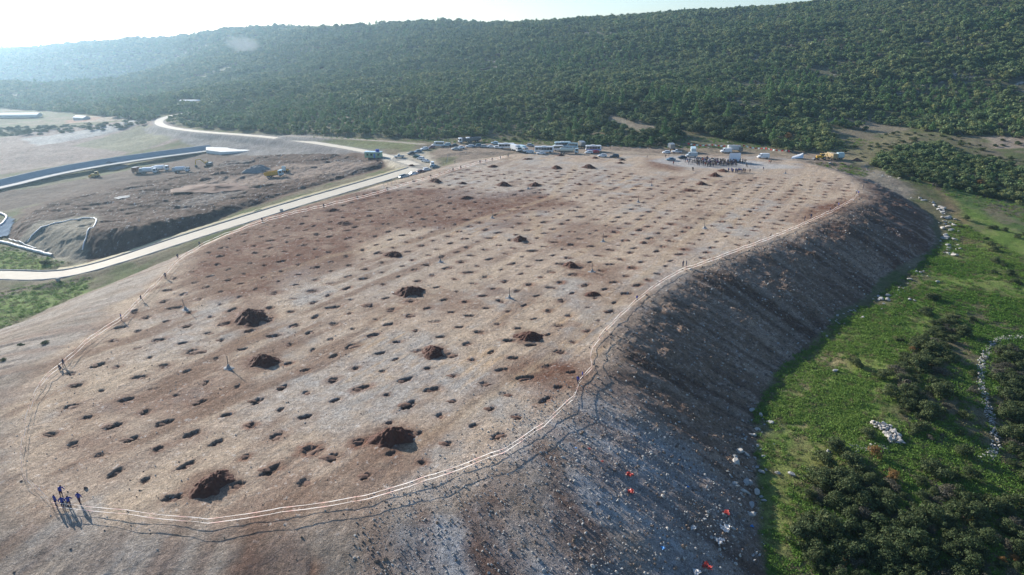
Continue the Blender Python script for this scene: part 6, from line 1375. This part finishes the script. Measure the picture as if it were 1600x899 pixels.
# ------------------------------------------------------------------ hut, backdrop, bunting, fence
def hut():
    e = new_vehicle('site_hut'); p = G(584, 246.5, -1.6); e.location = p; e.rotation_euler.z = R(-6); tag(e, 'pale green site hut with a blue water tank on its roof beside the road', 'hut')
    boxo('wall', e, mat('pale_green_panel', (.30, .42, .27)), -4.2, 4.2, -1.6, 1.6, 0, 2.7, bev=.03); boxo('roof', e, VP['paleblue'], -4.4, 4.4, -1.8, 1.8, 2.72, 2.9, bev=.02)
    d = quad('door', e, VP['blue'], [(.4, -1.615, .05), (1.3, -1.615, .05), (1.3, -1.615, 2.1), (.4, -1.615, 2.1)])
    for x in (-3.2, -1.2, 2.4): quad('window', e, glass, [(x, -1.615, 1.1), (x + 1, -1.615, 1.1), (x + 1, -1.615, 2.0), (x, -1.615, 2.0)])
    bm = bmesh.new(); bmesh.ops.create_cone(bm, cap_ends=True, segments=18, radius1=.95, radius2=.95, depth=1.2, matrix=Matrix.Translation((2.1, 0, 3.52))); bm_obj('water_tank', bm, mat('blue_tank', (.03, .07, .35)), e)
hut()
def backdrop():
    e = new_vehicle('stage_backdrop'); p = G(1147.5, 253.5); e.location = p; e.rotation_euler.z = R(6); tag(e, 'tall white stage backdrop with a small dark emblem behind the crowd', 'backdrop')
    wm = mat('white_banner', (.78, .79, .84), var=.03)
    n = 10; V = []; 
    for i in range(n + 1):
        a = -1 + 2 * i / n; x = a * 2.75; y = -.35 * (1 - a * a)
        V += [(x, y, .3), (x, y, 4.2)]
    o = link('banner', fast_mesh('banner', V, [(2 * i, 2 * i + 2, 2 * i + 3, 2 * i + 1) for i in range(n)], [wm], True), e)
    for x in (-2.8, 2.8, 0):
        v, f = tube_mesh([(x, .12, 0), (x, .12, 4.2)], .05); link('frame_post', fast_mesh('frame_post', v, f, [steel]), e)
    v, f = tube_mesh([(-2.8, .12, 4.25), (2.8, .12, 4.25)], .05); link('top_rail', fast_mesh('top_rail', v, f, [steel]), e)
    bm = bmesh.new(); bmesh.ops.create_circle(bm, cap_ends=True, segments=16, radius=.28, matrix=Matrix.Translation((-.7, -.38, 1.25)) @ Matrix.Rotation(R(90), 4, 'X')); bm_obj('emblem', bm, PM['navy'], e)
    boxo('platform', e, steel, -3, 3, -2.2, .2, 0, .3, bev=.02)
backdrop()
def pole_thing(p, h, label, group, m=steel, r=.04):
    v, f = tube_mesh([(0, 0, -.1), (0, 0, h)], r, 6); o = link('bunting_pole', fast_mesh('bunting_pole', v, f, [m]), None, p); tag(o, label, 'pole', group); return o
def bunting(lst, label, h=3.2, flag_step=1.25):
    pl = np.array([[*G(a, b, 0)] for a, b in lst]); pl = resample(pl, .5)
    e = bpy.data.objects.new('bunting', None); COL.objects.link(e); e.location = pl[0]; tag(e, label, 'bunting'); n = len(pl)
    pts_ = []
    for i, p in enumerate(pl): t = (i % 24) / 24; pts_.append(Vector((p[0], p[1], p[2] + h - .55 * math.sin(math.pi * t))) - e.location)
    v, f = tube_mesh(pts_, .02, 4); link('cord', fast_mesh('cord', v, f, [VP['white']]), e)
    fl = []
    for k, i in enumerate(range(1, n - 1, int(flag_step / .5) + 1)):
        a = pts_[i]; d = (pts_[min(i + 1, n - 1)] - pts_[i - 1]).normalized(); w = .42; s = rnd.uniform(-.3, .3); dn = Vector((s, rnd.uniform(-.3, .3), -.72))
        m_ = VP['white'] if k % 2 else mat_flag
        quad('flag', e, m_, [a - d * w, a + d * w, a + d * w + dn, a - d * w + dn])
    for i in range(0, n, 24): pole_thing(Vector(pl[i]), h + .1, 'thin pole carrying the red and white bunting', 'bunting poles')
mat_flag = mat('red_flag', (.55, .03, .04))
bunting([(1074, 233), (1092, 235), (1125, 236), (1160, 237)], 'left string of red and white flags behind the parked vans'); bunting([(1160, 237), (1185, 240), (1212, 243), (1236, 246)], 'right string of red and white flags in front of the dark oaks')
# white tarpaulin on a frame and pale container on the right
def tarp():
    p = G(1244, 248.5, -.2); e = new_vehicle('tarpaulin_tent'); e.location = p; tag(e, 'slanting white tarpaulin shelter left of the yellow backhoe', 'tarpaulin')
    m_ = VP['white']; V = [(-3, -1.2, .1), (3, -1.2, .5), (3.4, .6, 2.7), (-1.8, .6, .9), (-2.4, 1.8, .1), (3.2, 2.0, .4)]
    link('sheet', fast_mesh('sheet', V, [(0, 1, 2, 3), (3, 2, 5, 4)], [m_]), e); v, f = tube_mesh([(3.3, .6, 0), (3.4, .6, 3.2)], .05); link('prop', fast_mesh('prop', v, f, [steel]), e)
tarp()
def container():
    p = G(1311.5, 249.5, -.4); e = new_vehicle('water_tank_trailer'); e.location = p; e.rotation_euler.z = R(15); tag(e, 'pale greenish tank trailer right of the tan truck', 'tank trailer')
    boxo('tank', e, VP['paleblue'], -2.1, 2.1, -1.2, 1.2, .7, 3.3, bev=.5); boxo('chassis', e, steel, -2.2, 2.3, -.6, .6, .5, .7); wheels(e, (-.5, .5), 1.15, .42); boxo('ladder', e, steel, 2.12, 2.2, -.3, .3, .7, 3.6, bev=.01)
container()
# fence posts behind the upper track
def fence(lst, z, label, n):
    pl = resample(np.array([P2(a, b, z) for a, b in lst]), 3.0); zz = zats(pl[:, :2]); e = new_vehicle('fence'); e.location = (*pl[0], zz[0]); tag(e, label, 'fence'); loc = np.array(e.location)
    v0, f0 = tube_mesh([(0, 0, -.2), (0, 0, 1.9)], .05, 5); me = fast_mesh('post', v0, f0, [mat('concrete_post', (.45, .44, .42))])
    for (a, b), z_ in list(zip(pl, zz))[:95]: link('post', me, e, (a - loc[0], b - loc[1], z_ - loc[2]))
    for h in (.7, 1.7):
        v, f = tube_mesh([(a - loc[0], b - loc[1], z_ + h - loc[2]) for (a, b), z_ in zip(pl, zz)], .012, 3); link('wire', fast_mesh('wire', v, f, [steel]), e)
fence([(455, 211), (520, 213), (600, 217), (665, 222), (700, 225)], -1, 'long post and wire fence along the upper track below the wood', 60)
fence([(600, 300), (640, 284), (680, 268), (698, 258), (700, 250)], -1.4, 'short post and wire fence beside the slab road near the line of cars', 30)
for (px, py, z) in ((91, 440, -13), (440, 331, -5)):
    p = G(px, py, z); o = boxo('marker_stone', None, concrete, -.5, .5, -.4, .4, -.2, .9); o.location = p; tag(o, 'small grey concrete block at the edge of the slab road bend' if px < 100 else 'small concrete block on the verge of the slab road', 'block')
print('objects', len(bpy.data.objects))
